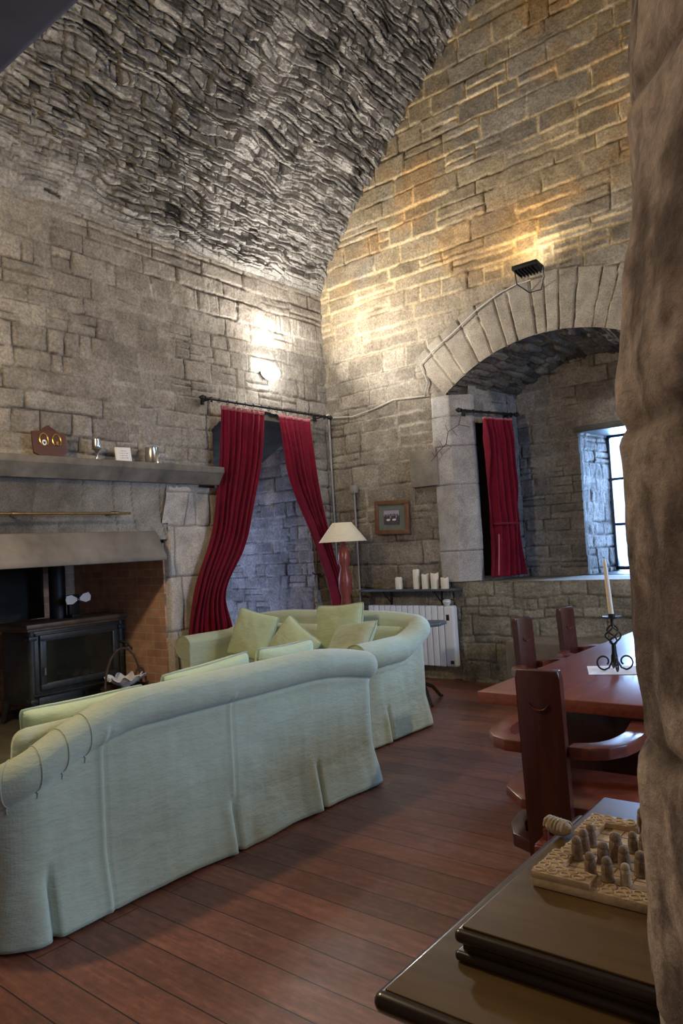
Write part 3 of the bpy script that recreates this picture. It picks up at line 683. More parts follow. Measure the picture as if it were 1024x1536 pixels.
b_ = fb(); b_.box((-0.80, 0, 1.63), (1.6, 3.4, 0.08)); b_.box((-1.30, 0.22, 1.18), (0.05, 1.9, 0.5)); b_.build('flue_plate', M['soot'], fp, smooth=False)
b_ = fb(); b_.box((-0.625, 0.0, 0.024), (1.80, 3.28, 0.047), bev=0.006); b_.build('hearth', M['hearth'], fp)
b_ = fb(); b_.tube([(0.17, 0.16, 1.85), (0.17, 1.20, 1.855)], 0.011, 12); b_.tube([(0.17, -1.6, 1.84), (0.17, 0.16, 1.85)], 0.010, 12)
b_.lathe([(0.0, -0.03), (0.018, -0.02), (0.018, 0.02), (0, 0.03)], (0.17, 0.16, 1.85), 12, Matrix.Rotation(PI / 2, 4, 'X'))
for yb in (-1.2, 0.18, 1.02): b_.tube([(0.05, yb, 1.84), (0.17, yb, 1.85)], 0.009, 8)
b_.lathe([(0.0, -0.05), (0.016, -0.03), (0.016, 0.03), (0, 0.05)], (0.17, 1.04, 1.855), 12, Matrix.Rotation(PI / 2, 4, 'X'))
b_.build('rail', M['brass'], fp)

# stove
st = thing('wood_stove', 'black cast iron wood-burning stove with glass door and brown top plate on the hearth', 'stove', (-6.42, 3.70, 0.05), math.radians(4))
SW, SD = 1.02, 0.46     # along Y, along X
b_ = B(); b_.box((0, 0, 0.50), (SD, SW * 0.94, 0.66), bev=0.012); b_.build('body', M['stove'], st)
b_ = B(); b_.box((0.0, 0, 0.865), (SD + 0.08, SW + 0.06, 0.045), bev=0.012); b_.box((0.0, 0, 0.835), (SD + 0.04, SW + 0.02, 0.03), bev=0.008); b_.build('top_plate', M['stove_top'], st)
for sy in (-1, 1):
    b_ = B(); b_.tube([(0.21, sy * SW * 0.46, 0.17), (0.21, sy * SW * 0.46, 0.82)], 0.032, 12); b_.box((0.21, sy * SW * 0.46, 0.76), (0.08, 0.08, 0.04), bev=0.01); b_.box((0.21, sy * SW * 0.46, 0.22), (0.08, 0.08, 0.04), bev=0.01)
    b_.build('corner_column', M['stove'], st)
    for sx in (-1, 1):
        b_ = B(); b_.tube([(sx * 0.20, sy * SW * 0.45, 0.20), (sx * 0.215, sy * SW * 0.465, 0.10), (sx * 0.235, sy * SW * 0.48, 0.0)], [0.045, 0.03, 0.022], 10); b_.build('leg', M['stove'], st)
d_ = B(); x0 = SD / 2 + 0.012
for (yc, zc_, wy, hz) in [(0, 0.755, 0.82, 0.06), (0, 0.335, 0.82, 0.06), (-0.38, 0.545, 0.06, 0.40), (0.38, 0.545, 0.06, 0.40)]: d_.box((x0, yc, zc_), (0.035, wy, hz), bev=0.008)
d_.box((x0 - 0.005, 0, 0.79), (0.03, 0.90, 0.02), bev=0.006)
door = d_.build('door', M['stove'], st)
d_ = B(); d_.box((x0 - 0.006, 0, 0.545), (0.01, 0.72, 0.38)); d_.build('door_glass', M['stove_glass'], door, smooth=False)
d_ = B(); d_.tube([(x0 + 0.03, -0.39, 0.50), (x0 + 0.05, -0.39, 0.50), (x0 + 0.05, -0.39, 0.44)], 0.009, 8); d_.build('door_handle', M['pewter'], door)
d_ = B(); d_.tube([(x0 + 0.0, 0.44, 0.62), (x0 + 0.05, 0.49, 0.60), (x0 + 0.09, 0.505, 0.55)], 0.010, 8); d_.build('side_lever', M['iron'], st)
d_ = B()      # curved ash lip
pts = [(x0 + 0.05 * math.cos(a) + 0.0, 0.47 * math.sin(a), 0.27) for a in np.linspace(-PI / 2, PI / 2, 17)]
d_.tube(pts, 0.022, 8, flat=0.5); d_.box((x0 - 0.01, 0, 0.20), (0.03, 0.86, 0.10), bev=0.01); d_.box((x0 + 0.01, 0.06, 0.205), (0.015, 0.07, 0.045), bev=0.004)
d_.build('ash_lip', M['stove'], st)
d_ = B(); d_.lathe([(0.075, 0.885), (0.075, 1.50)], (-0.08, 0, 0), 24); d_.build('flue_pipe', M['iron'], st)

# stove fan
sf = thing('stove_fan', 'small fan with pale metal blades standing on the stove top', 'fan', (-6.36, 3.78, 0.938), math.radians(10)); sf.scale = (1.3, 1.3, 1.3)
b_ = B(); b_.box((0, 0, 0.012), (0.07, 0.10, 0.024), bev=0.004); b_.box((-0.01, 0, 0.09), (0.03, 0.09, 0.15), bev=0.004); b_.build('stand', M['iron'], sf)
for k, a in enumerate((0.15, PI + 0.0)):
    b_ = B(); T = Matrix.Translation((0.045, 0, 0.13)) @ Matrix.Rotation(a, 4, 'X') @ Matrix(((0, 0, 1, 0), (1, 0, 0, 0), (0, 1, 0, 0), (0, 0, 0, 1)))
    b_.prism([(0.01, -0.008), (0.06, -0.035), (0.105, -0.03), (0.115, 0.0), (0.10, 0.03), (0.05, 0.03), (0.01, 0.008)], 0.003, T); b_.build('blade', M['porcelain'], sf)
b_ = B(); b_.ball((0.045, 0, 0.13), 0.014); b_.build('hub', M['pewter'], sf)

# basket with handle and the scalloped dish
bk = thing('hearth_basket', 'dark round basket with a tall arched handle beside the stove', 'basket', (-5.84, 3.93, 0.050))
b_ = B(); b_.lathe([(0, 0), (0.15, 0), (0.17, 0.06), (0.195, 0.22), (0.19, 0.26), (0.18, 0.22), (0.17, 0.20), (0, 0.20)], seg=40)
for k in range(9): b_.lathe([(0.163 + 0.0042 * k, 0.015 + 0.028 * k), (0.172 + 0.0038 * k, 0.027 + 0.028 * k), (0.165 + 0.0042 * k, 0.039 + 0.028 * k)], seg=40)
b_.build('bowl', M['basket'], bk)
b_ = B(); b_.tube([(0.0, 0.188 * math.cos(a), 0.24 + 0.36 * math.sin(a)) for a in np.linspace(0, PI, 25)], 0.010, 8)
b_.tube([(0.016 * math.sin(a * 16), 0.190 * math.cos(a), 0.24 + 0.365 * math.sin(a)) for a in np.linspace(0, PI, 70)], 0.005, 6); b_.build('handle', M['basket'], bk)
sh = thing('scalloped_bowl', 'white ceramic bowl with a wavy scalloped rim resting in the hearth basket', 'bowl', (-5.83, 3.945, 0.252))
ns, nr = 120, 16; P = np.zeros((nr * 2, ns + 1, 3))
for i in range(nr * 2):
    q = i / (nr - 1) if i < nr else (2 * nr - 1 - i) / (nr - 1); off = 0 if i < nr else -0.006
    for k in range(ns + 1):
        a = 2 * PI * k / ns; rr = 0.05 + 0.115 * q ** 0.8 + 0.022 * math.sin(9 * a) * q ** 2; zz = 0.09 * q ** 1.4 + 0.022 * math.sin(9 * a + 0.8) * q ** 2 - 0.02 * max(0, q - 0.85) / 0.15
        P[i, k] = (rr * math.cos(a), rr * math.sin(a), zz + off + 0.07)
grid_mesh('dish', P, M['porcelain'], parent=sh)
b_ = B(); b_.lathe([(0, 0), (0.07, 0), (0.06, 0.02), (0.035, 0.05), (0.055, 0.072), (0, 0.075)], seg=32); b_.build('foot', M['porcelain'], sh)

# mantel pieces; shelf top z = 2.292
MZ = 2.294
pq = thing('wall_plaque', 'dark wooden shield plaque with two gilt horseshoes leaning on the mantel', 'plaque', (-5.47, 3.10, MZ), 0)
b_ = B(); W, H = 0.150, 0.20
sh_ = [(-W, 0.03), (-W * 0.55, 0.008), (-W * 0.3, 0.0), (W * 0.3, 0.0), (W * 0.6, 0.01), (W, 0.05), (W * 1.02, 0.12), (W * 0.95, 0.165), (W * 0.55, 0.178), (W * 0.25, 0.205), (0, 0.228), (-W * 0.25, 0.212), (-W * 0.55, 0.178), (-W * 0.98, 0.178), (-W * 1.0, 0.12)]
sh_ = [(a, c * 1.22) for a, c in sh_]
T = Matrix.Rotation(math.radians(-10), 4, 'Y') @ Matrix.Diagonal((1, 1, 1.0, 1)) @ Matrix(((0, 0, 1, 0), (1, 0, 0, 0), (0, 1, 0, 0), (0, 0, 0, 1)))
b_.prism(sh_, 0.02, T, bev=0.004); b_.build('board', M['plaque'], pq)
for k, yc in enumerate((-0.055, 0.055)):
    b_ = B(); pts = [T @ Vector((yc + 0.036 * math.sin(a), 0.150 + 0.052 * math.cos(a), 0.023)) for a in np.linspace(-2.5, 2.5, 25)]; b_.tube(pts, 0.0055, 8); b_.build('horseshoe', M['gilt'], pq)
    b_ = B(); b_.prism([(yc + 0.019 * math.cos(a), 0.125 + 0.024 * math.sin(a)) for a in np.linspace(0, 2 * PI, 20, endpoint=False)], 0.005, T @ Matrix.Translation((0, 0, 0.02)))
    e1 = b_.build('badge', M['card'] if k == 0 else M['plaque'], pq)
    b_ = B()
    if k == 0: b_.prism([(yc, 0.082), (yc + 0.010, 0.098), (yc + 0.008, 0.108), (yc, 0.103), (yc - 0.008, 0.108), (yc - 0.010, 0.098)], 0.002, T @ Matrix.Translation((0, 0.027, 0.025)))
    else:
        b_.prism([(yc - 0.012, 0.084), (yc - 0.004, 0.092), (yc + 0.002, 0.082), (yc + 0.008, 0.084), (yc + 0.006, 0.098), (yc + 0.012, 0.110), (yc + 0.004, 0.116), (yc - 0.002, 0.108), (yc - 0.012, 0.114), (yc - 0.008, 0.100)], 0.002, T @ Matrix.Translation((0, 0.027, 0.025)))
    b_.build('emblem', M['plaque'] if k == 0 else M['gilt'], pq)
gb = thing('goblet', 'small pewter goblet standing on the mantel shelf beside the plaque', 'goblet', (-5.45, 3.50, MZ))
b_ = B(); b_.lathe([(0, 0), (0.035, 0), (0.035, 0.006), (0.012, 0.018), (0.009, 0.04), (0.014, 0.055), (0.009, 0.068), (0.018, 0.085), (0.033, 0.10), (0.037, 0.13), (0.036, 0.185), (0.033, 0.185), (0.033, 0.13), (0.0, 0.10)], seg=36)
b_.lathe([(0.0385, 0.10), (0.041, 0.105), (0.0385, 0.11)], seg=36); b_.build('cup', M['pewter'], gb)
cd = thing('ceramic_tile', 'white square tile with faint grey writing leaning on the mantel', 'tile', (-5.46, 3.765, MZ), math.radians(-14))
b_ = B(); b_.box((0, 0, 0.070), (0.022, 0.14, 0.14), (0, math.radians(-16), 0), bev=0.004); b_.build('slab', M['card'], cd)
b_ = B()
for k, (zz, w) in enumerate([(0.104, 0.05), (0.082, 0.085), (0.060, 0.07), (0.038, 0.08)]):
    Tm = Euler((0, math.radians(-16), 0)).to_matrix().to_4x4()
    for q in range(4):
        p = Vector((0, 0, 0.070)) + (Tm @ Vector((0.0118, -w / 2 + w * (q + 0.5) / 4, zz - 0.070)))
        b_.box(p, (0.001, w / 5.2, 0.003 + 0.003 * (q % 2)), (0, math.radians(-16), 0))
b_.build('writing', M['ink'], cd)
tk = thing('tankard', 'pewter tankard with a side handle at the right end of the mantel', 'tankard', (-5.45, 4.06, MZ), math.radians(20))
b_ = B(); b_.lathe([(0, 0), (0.052, 0), (0.053, 0.008), (0.048, 0.016), (0.045, 0.11), (0.047, 0.118), (0.044, 0.118), (0.042, 0.02), (0, 0.014)], seg=40); b_.build('body', M['pewter'], tk).scale = (1.3, 1.3, 1.3)
b_ = B(); b_.tube([(0, 0.044, 0.10), (0, 0.072, 0.10), (0, 0.085, 0.08), (0, 0.083, 0.05), (0, 0.068, 0.03), (0, 0.046, 0.026)], 0.006, 10); b_.build('handle', M['pewter'], tk).scale = (1.3, 1.3, 1.3)

# ------------------------------------------------------------------ sofas
def sofa(root, L, Dp, Hb, Ha, mat, rb=0.085, ra=0.10, pleats=(), end_drop=(0, 0), seed=1, seams=(), corner_seams=True):
    """U-shaped upholstered shell swept round left arm, back, right arm; back faces local +Y"""
    rc = 0.13; pts = []; A = L / 2 - 0.09; F = -Dp / 2 + 0.02; Bk = Dp / 2 - 0.09
    def seg(p, q, n):
        for k in range(n): pts.append((p[0] + (q[0] - p[0]) * k / n, p[1] + (q[1] - p[1]) * k / n))
    seg((-A, F), (-A, Bk - rc), 46)
    for k in range(24): a = PI + -PI / 2 * k / 24; pts.append((-A + rc + rc * math.cos(a), Bk - rc + rc * math.sin(a)))
    seg((-A + rc, Bk), (A - rc, Bk), 200)
    for k in range(24): a = PI / 2 - PI / 2 * k / 24; pts.append((A - rc + rc * math.cos(a), Bk - rc + rc * math.sin(a)))
    seg((A, Bk - rc), (A, F), 46); pts.append((A, F))
    pts = np.array(pts); n = len(pts); d = np.gradient(pts, axis=0); d /= np.linalg.norm(d, axis=1)[:, None]
    nr_ = np.stack([-d[:, 1], d[:, 0]], 1)            # outward normal
    s = np.r_[0, np.cumsum(np.linalg.norm(np.diff(pts, axis=0), axis=1))]; S = s[-1]
    yrel = (pts[:, 1] - F) / (Bk - F)
    xe = np.clip((L / 2 - np.abs(pts[:, 0])) / (0.28 * L), 0, 1)
    rise = sstep(yrel, 0.55, 1.0)
    H = Ha + (Hb - Ha) * rise * (1 - (np.where(pts[:, 0] < 0, end_drop[0], end_drop[1])) * (1 - xe) ** 1.7)
    r = ra + (rb - ra) * rise
    rows = []
    for i in range(n):
        h, q = H[i], r[i]; pr = []
        pr += [(-0.075, 0.30), (-0.075, h - q * 1.6), (-0.07, h - q * 1.15)]
        for a in np.linspace(math.radians(160), math.radians(-75), 22): pr.append((0.012 + q * math.cos(a), h - q + q * math.sin(a)))
        # down the outside to a flared valance
        pr += [(0.035 + (q - 0.06) * 0.3, h - 2.05 * q), (0.036, h - 2.3 * q)]
        for t in np.linspace(0.06, 1, 34):
            z0 = (h - 2.3 * q) * (1 - t) + 0.012 * t; fl = 0.040 * max(0, (0.24 - z0) / 0.24)
            pr.append((0.036 + fl, z0))
        pr += [(0.0, 0.012), (-0.05, 0.014)]
        rows.append(pr)
    rows = np.array(rows); m_ = rows.shape[1]; nn, zz = rows[..., 0], rows[..., 1]
    Sg = np.repeat(s[:, None], m_, 1); idx = np.arange(m_)[None, :].repeat(n, 0)
    out = sstep(idx, 6, 26) * (idx < m_ - 2)
    nn = nn + out * (0.014 * (fbm(Sg, zz, 2.2, 4, seed) - 0.5) + 0.006 * (fbm(Sg * 3, zz, 5, 3, seed + 2) - 0.5))
    low = (1 - sstep(zz, 0.02, 0.30)) * out
    nn = nn + low * 0.020 * (fbm(Sg, Sg * 0, 3.4, 3, seed + 4) - 0.5) * 2
    zz = zz + low * 0.012 * (vn(Sg, Sg * 0, 2.6, seed + 5) - 0.3) * (zz < 0.1)
    for ps in pleats:
        near = np.exp(-((Sg - ps) / 0.012) ** 2); ridge = np.exp(-((Sg - ps - 0.045) / 0.03) ** 2)
        lowp = (1 - sstep(zz, 0.16, 0.30)) * out
        nn = nn - near * lowp * 0.045 + ridge * lowp * 0.014
    for k, ps in enumerate(seams):
        midp = out * (zz < Hb - 0.12); nn = nn + midp * 0.009 * np.exp(-((Sg - ps) / 0.010) ** 2) - midp * 0.006 * np.exp(-((Sg - ps + 0.02) / 0.008) ** 2)
    X = pts[:, 0][:, None] + nr_[:, 0][:, None] * nn; Y = pts[:, 1][:, None] + nr_[:, 1][:, None] * nn
    P = np.stack([X, Y, zz], -1)
    shell = grid_mesh('slip_cover', P, mat, parent=root)
    # arm fronts
    for k, i in enumerate((0, n - 1)):
        bm = bmesh.new(); vs = [bm.verts.new(P[i, j]) for j in range(m_)]; bm.faces.new(vs)
        ex = bmesh.ops.extrude_face_region(bm, geom=bm.faces[:]); vv = [v for v in ex['geom'] if isinstance(v, bmesh.types.BMVert)]
        bmesh.ops.translate(bm, vec=(0, -0.012, 0), verts=vv)
        bmesh.ops.recalc_face_normals(bm, faces=bm.faces[:]); me = bpy.data.meshes.new('arm_front'); bm.to_mesh(me); bm.free(); me.materials.append(mat)
        link(bpy.data.objects.new('arm_front', me), root)
        b_ = B(); b_.tube([Vector(P[i, j]) + Vector((0, -0.012, 0)) for j in range(1, m_ - 2)], 0.006, 6); b_.build('piping', M['piping'], root)
    # seam piping: corner gathers over the roll
    if corner_seams:
        for i in corner_seams:
            b_ = B(); b_.tube([P[i, j] + 0.002 * np.array([nr_[i, 0], nr_[i, 1], 0.6]) for j in range(5, 27)], 0.0028, 6); b_.build('gather', mat, root)
    # valance seam
    # seat: base and two cushions
    b_ = B(); b_.box((0, -0.04, 0.20), (L - 0.24, Dp - 0.14, 0.30), bev=0.03); b_.build('seat_base', mat, root)
    b_ = B(); b_.box((0, -Dp / 2 + 0.035, 0.135), (L - 0.30, 0.02, 0.24), bev=0.006); b_.build('valance', mat, root)
    w = (L - 0.36) / 2
    for k in (-1, 1):
        b_ = B(); b_.box((k * w / 2, -0.06, 0.415), (w - 0.01, Dp - 0.24, 0.13), bev=0.05, seg=4); b_.build('seat_cushion', mat, root)
        b_ = B(); b_.box((k * w / 2, Dp / 2 - 0.235, 0.63), (w - 0.02, 0.12, min(0.32, Hb - 0.5)), (math.radians(-8), 0, 0), bev=0.06, seg=4); b_.build('back_cushion', mat, root)
    return P, s

so = thing('sofa', 'long pale green loose-covered sofa seen from behind in the foreground, facing the fireplace', 'sofa', (-3.20, 2.515, 0), -PI / 2)
LN = 2.50
sN = 0.96 - 0.3
# arc positions on the near sofa's back: local x = -(y - 2.515); sweep starts at left arm (local -x -> world +y end)
P0, s0 = None, None
def spos(yworld, L=LN, Dp=0.96):
    x = -(yworld - 2.515); A = L / 2 - 0.09; rc = 0.13
    base = (Dp / 2 - 0.09 - rc) - (-Dp / 2 + 0.02) + rc * PI / 2
    return base + (x + A - rc)
sofa(so, LN, 0.96, 0.885, 0.62, M['sofa_near'], rb=0.085, ra=0.105, pleats=(spos(2.46), spos(1.50), spos(3.1) ), seams=(spos(1.74), spos(2.46)), end_drop=(0.45, 0.95), seed=3, corner_seams=(252, 262, 272, 282, 292))
so2 = thing('sofa', 'pale green loose-covered sofa in the far corner by the red curtains and radiator', 'sofa', (-4.24, 4.62, 0), 0)
sofa(so2, 2.08, 1.02, 0.90, 0.755, M['sofa_far'], rb=0.09, ra=0.10, pleats=(2.6, 3.3), end_drop=(0.35, 0.35), seed=9, corner_seams=False)

def cushion(label, loc, rot, w=0.46, t=0.17, grp='scatter cushions on the sofas', mat=None, seed=1, hh=None):
    hh = hh or w
    o = thing('scatter_cushion', label, 'cushion', loc, 0, grp); o.rotation_euler = rot
    n = 33; g = np.linspace(-1, 1, n); U, V = np.meshgrid(g, g, indexing='ij')
    prof_ = (np.clip(1 - U ** 2, 0, 1) ** 0.38) * (np.clip(1 - V ** 2, 0, 1) ** 0.38)
    pin = 1 - 0.09 * (1 - np.abs(V) ** 2) * np.abs(U) ** 3; pin2 = 1 - 0.09 * (1 - np.abs(U) ** 2) * np.abs(V) ** 3
    rd = 1 - 0.055 * (np.abs(U) * np.abs(V)) ** 6
    X = U * w / 2 * pin * rd; Z = V * hh / 2 * pin2 * rd
    cr = 0.045 * (fbm(U + 5, V + 5, 1.4, 4, seed) - 0.5) * prof_
    top = np.stack([X, -(prof_ * t / 2 + cr), Z], -1); bot = np.stack([X, prof_ * t / 2 + cr, Z], -1)
    bm = bmesh.new()
    for Pq in (top, bot):
        vs = [[bm.verts.new(Pq[i, j]) for j in range(n)] for i in range(n)]
        for i in range(n - 1):
            for j in range(n - 1): bm.faces.new((vs[i][j], vs[i + 1][j], vs[i + 1][j + 1], vs[i][j + 1]))
    bmesh.ops.remove_doubles(bm, verts=bm.verts, dist=1e-4); bmesh.ops.recalc_face_normals(bm, faces=bm.faces[:])
    me = bpy.data.meshes.new('cover'); bm.to_mesh(me); bm.free(); me.materials.append(mat or M['cushion']); me.polygons.foreach_set('use_smooth', [True] * len(me.polygons))
    link(bpy.data.objects.new('cover', me), o)
    ring = [top[i, 0] for i in range(n)] + [top[n - 1, j] for j in range(1, n)] + [top[i, n - 1] for i in range(n - 2, -1, -1)] + [top[0, j] for j in range(n - 2, 0, -1)]
    b_ = B(); b_.tube([Vector(p) for p in ring], 0.006, 6, closed=True); b_.build('piping', M['piping'], o)
    return o
G1, G2 = 'cushions along the foreground sofa', 'cushions on the far sofa'
r_ = math.radians
# foreground sofa: cushions lean on the back (facing -X): local -Y is the front face -> rotate so front faces -X
cushion('pale green cushion nearest the camera, on the left part of the foreground sofa back', (-3.21, 1.93, 0.665), (r_(-12), 0, -PI / 2), 0.66, 0.19, G1, seed=2, hh=0.32)
cushion('pale green cushion in the middle of the foreground sofa back', (-3.21, 2.68, 0.690), (r_(-12), r_(3), -PI / 2 + 0.04), 0.66, 0.20, G1, seed=3, hh=0.36)
cushion('pale green cushion at the far end of the foreground sofa back', (-3.21, 3.30, 0.70), (r_(-12), 0, -PI / 2), 0.50, 0.18, G1, seed=4, hh=0.38)
cushion('large square pale green cushion propped upright by the left arm of the far sofa', (-4.78, 4.56, 0.72), (r_(-18), r_(12), r_(10)), 0.44, 0.16, G2, seed=5)
cushion('yellow-green cushion tilted on its corner in the middle of the far sofa', (-4.10, 4.34, 0.675), (r_(-24), r_(30), r_(-6)), 0.44, 0.17, G2, seed=6, hh=0.38)
cushion('upright pale green cushion against the right half of the far sofa back', (-3.92, 4.72, 0.735), (r_(-12), r_(-4), 0), 0.52, 0.13, G2, seed=7)
cushion('pale blue-green cushion lying at the right arm of the far sofa', (-3.62, 4.48, 0.69), (r_(-35), r_(-8), r_(-12)), 0.50, 0.16, G2, seed=8, mat=M['sofa_far'], hh=0.40)

# ------------------------------------------------------------------ curtains
def curtain(name_label, left, right, z0s, folds, amp, plane, horizontal='y', seed=1, group=None, hem=True):
    """left/right: lists of (t, coordinate) edges, plane(t, f) -> offset coordinate; builds pleated thick cloth"""
    o = thing('curtain', name_label, 'curtain', (0, 0, 0), 0, group)
    nt_, nu = 150, 170
    t = np.linspace(0, 1, nt_); f_ = np.linspace(0, 1, nu); T, F = np.meshgrid(t, f_, indexing='ij')
    z = z0s[0] + (z0s[1] - z0s[0]) * T
    zl = np.array([p[0] for p in left][::-1]); yl = np.array([p[1] for p in left][::-1]); zr = np.array([p[0] for p in right][::-1]); yr = np.array([p[1] for p in right][::-1])
    a = np.interp(z, zl, yl); b2 = np.interp(z, zr, yr)
    k = np.ones(9) / 9
    for arr in (a, b2):
        c0 = arr[:, 0].copy(); pc = np.r_[[c0[0]] * 8, c0, [c0[-1]] * 8]; sm = np.convolve(pc, np.ones(17) / 17, 'valid'); arr[:] = sm[:, None]
    ph = F * folds * 2 * PI + 1.2 * (fbm(F * 3, T * 1.2, 1.5, 3, seed) - 0.5) * 4 + seed
    w = np.abs(b2 - a); am = amp * (0.55 + 0.45 * sstep(T, 0, 0.15)) * np.clip(0.45 / np.maximum(w, 0.2), 0.6, 1.8)
    off = am * np.sin(ph) + 0.35 * am * np.sin(2.3 * ph + 1 + 3 * T) + 0.01 * (fbm(F * 5, T * 6, 2, 3, seed + 7) - 0.5)
    h = a + (b2 - a) * (F + 0.012 * np.sin(ph * 1.0 + 1.5))
    base = plane(T, F, z)
    if horizontal == 'y': front = np.stack([base + off, h, z], -1)
    else: front = np.stack([h, base - off, z], -1)
    ob = grid_mesh('cloth', front, M['red'], parent=o)
    md = ob.modifiers.new('solid', 'SOLIDIFY'); md.thickness = 0.006; md.offset = 0
    hb = grid_mesh('heading_tape', front[:3] + np.array([0, 0, 0.014]), M['heading'], parent=o); md = hb.modifiers.new('solid', 'SOLIDIFY'); md.thickness = 0.012; md.offset = 0
    return o
GC = 'red curtains of the alcove'
curtain('left deep red velvet curtain of the alcove, swept aside towards the fireplace', [(2.92, 4.89), (2.32, 4.83), (1.66, 4.72), (1.23, 4.50), (0.78, 4.36), (0.02, 4.30)],
        [(2.92, 5.50), (2.34, 5.39), (1.92, 5.24), (1.52, 5.12), (1.33, 4.98), (1.14, 4.82), (1.01, 4.79), (0.75, 4.88), (0.02, 4.90)], (2.915, 0.02), 7, 0.032, lambda T, F, z: -5.425 + 0 * T, seed=2, group=GC)
curtain('right deep red velvet curtain of the alcove, swept aside towards the corner', [(2.92, 5.74), (2.22, 5.89), (1.78, 6.11), (1.48, 6.24), (1.09, 6.38), (0.73, 6.44), (0.02, 6.46)],
        [(2.92, 6.25), (2.38, 6.29), (1.70, 6.39), (1.32, 6.47), (1.0, 6.60), (0.73, 6.62), (0.02, 6.62)], (2.915, 0.02), 5, 0.030, lambda T, F, z: -5.44 + 0.10 * sstep(T, 0.3, 1.0) + 0 * T, seed=5, group=GC)
c3 = curtain('narrow red velvet curtain tied in a bundle inside the arched window recess', [(2.72, 6.87), (1.79, 6.92), (1.61, 6.95), (1.40, 6.93), (1.17, 6.88), (1.07, 6.84)],
        [(2.72, 7.24), (2.07, 7.27), (1.61, 7.25), (1.40, 7.28), (1.05, 7.36)], (2.72, 1.06), 5, 0.035, lambda T, F, z: -3.60 + 0.12 * F, seed=8)
b_ = B(); b_.tube([(-3.555 + 0.05 * math.cos(a) + (0.5 + 0.5 * math.sin(a)) * 0.08 - 0.01, 7.10 + 0.17 * math.sin(a), 1.61) for a in np.linspace(0, 2 * PI, 30, endpoint=False)], 0.012, 8, closed=True); b_.build('tie_back', M['red'], c3)
b_ = B(); b_.tube([(-3.53, 6.925, 1.50), (-3.53, 6.90, 1.3), (-3.53, 6.865, 1.08)], 0.008, 6); b_.build('lining_edge', M['heading'], c3)

def rod(label, p0, p1, r, wallpts, grp=None, rings=0):
    o = thing('curtain_rod', label, 'curtain rod', (0, 0, 0), 0)
    p0, p1 = Vector(p0), Vector(p1); d = (p1 - p0).normalized()
    b_ = B(); b_.tube([p0, p1], r, 12); b_.build('rod', M['iron'], o)
    for p, s_ in ((p0, -1), (p1, 1)):
        b_ = B(); T = d.to_track_quat('Z', 'Y').to_matrix().to_4x4()
        if s_ < 0: T = T @ Matrix.Rotation(PI, 4, 'X')
        b_.lathe([(r * 0.9, -0.005), (r * 1.6, 0.0), (r * 1.6, 0.01), (r * 0.9, 0.015), (r * 2.0, 0.035), (r * 1.2, 0.06), (0, 0.085)], p, 14, T); b_.build('finial', M['iron'], o)
    for q, wpt in wallpts:
        b_ = B(); b_.tube([Vector(q), Vector(wpt)], 0.008, 8); b_.box(wpt, (0.03, 0.03, 0.07), bev=0.005); b_.tube([Vector(q) + Vector((0, 0, 0.02)), Vector(q) + Vector((0, 0, -0.03))], 0.011, 8); b_.build('bracket', M['iron'], o)
    for k in range(rings):
        c = p0 + (p1 - p0) * ((k + 0.5) / rings)
        a0 = Vector((0, 0, 1)); b0 = d.cross(a0).normalized()
        b_ = B(); b_.tube([c + (a0 * math.cos(a) + b0 * math.sin(a)) * (r + 0.008) + a0 * -0.006 for a in np.linspace(0, 2 * PI, 14, endpoint=False)], 0.003, 5, closed=True); b_.build('ring', M['iron'], o)
rod('long black iron curtain rod across the alcove in the left wall', (-5.45, 4.72, 2.985), (-5.44, 6.57, 2.985), 0.014, [((-5.45, 4.80, 2.985), (LX + 0.02, 4.80, 2.985)), ((-5.44, 6.50, 2.985), (LX + 0.02, 6.50, 2.985))], rings=16)
rod('short black iron curtain rod over the red curtain in the arched recess', (-3.73, 6.66, 2.80), (-3.50, 7.42, 2.80), 0.013, [((-3.68, 6.82, 2.80), (-3.80, 6.83, 2.80)), ((-3.52, 7.38, 2.80), (-3.60, 7.40, 2.80))], rings=7)
hk = B(); hk.tube([(-5.56, 6.42, 1.16), (-5.50, 6.25, 1.17), (-5.47, 6.18, 1.19)], 0.007, 8); hk.tube([(-5.58, 6.40, 1.16), (-5.56, 6.42, 1.16)], 0.014, 8)
tag(hk.build('tie_back_hook', M['iron']), 'black iron curtain hook beside the right curtain of the alcove', 'hook')

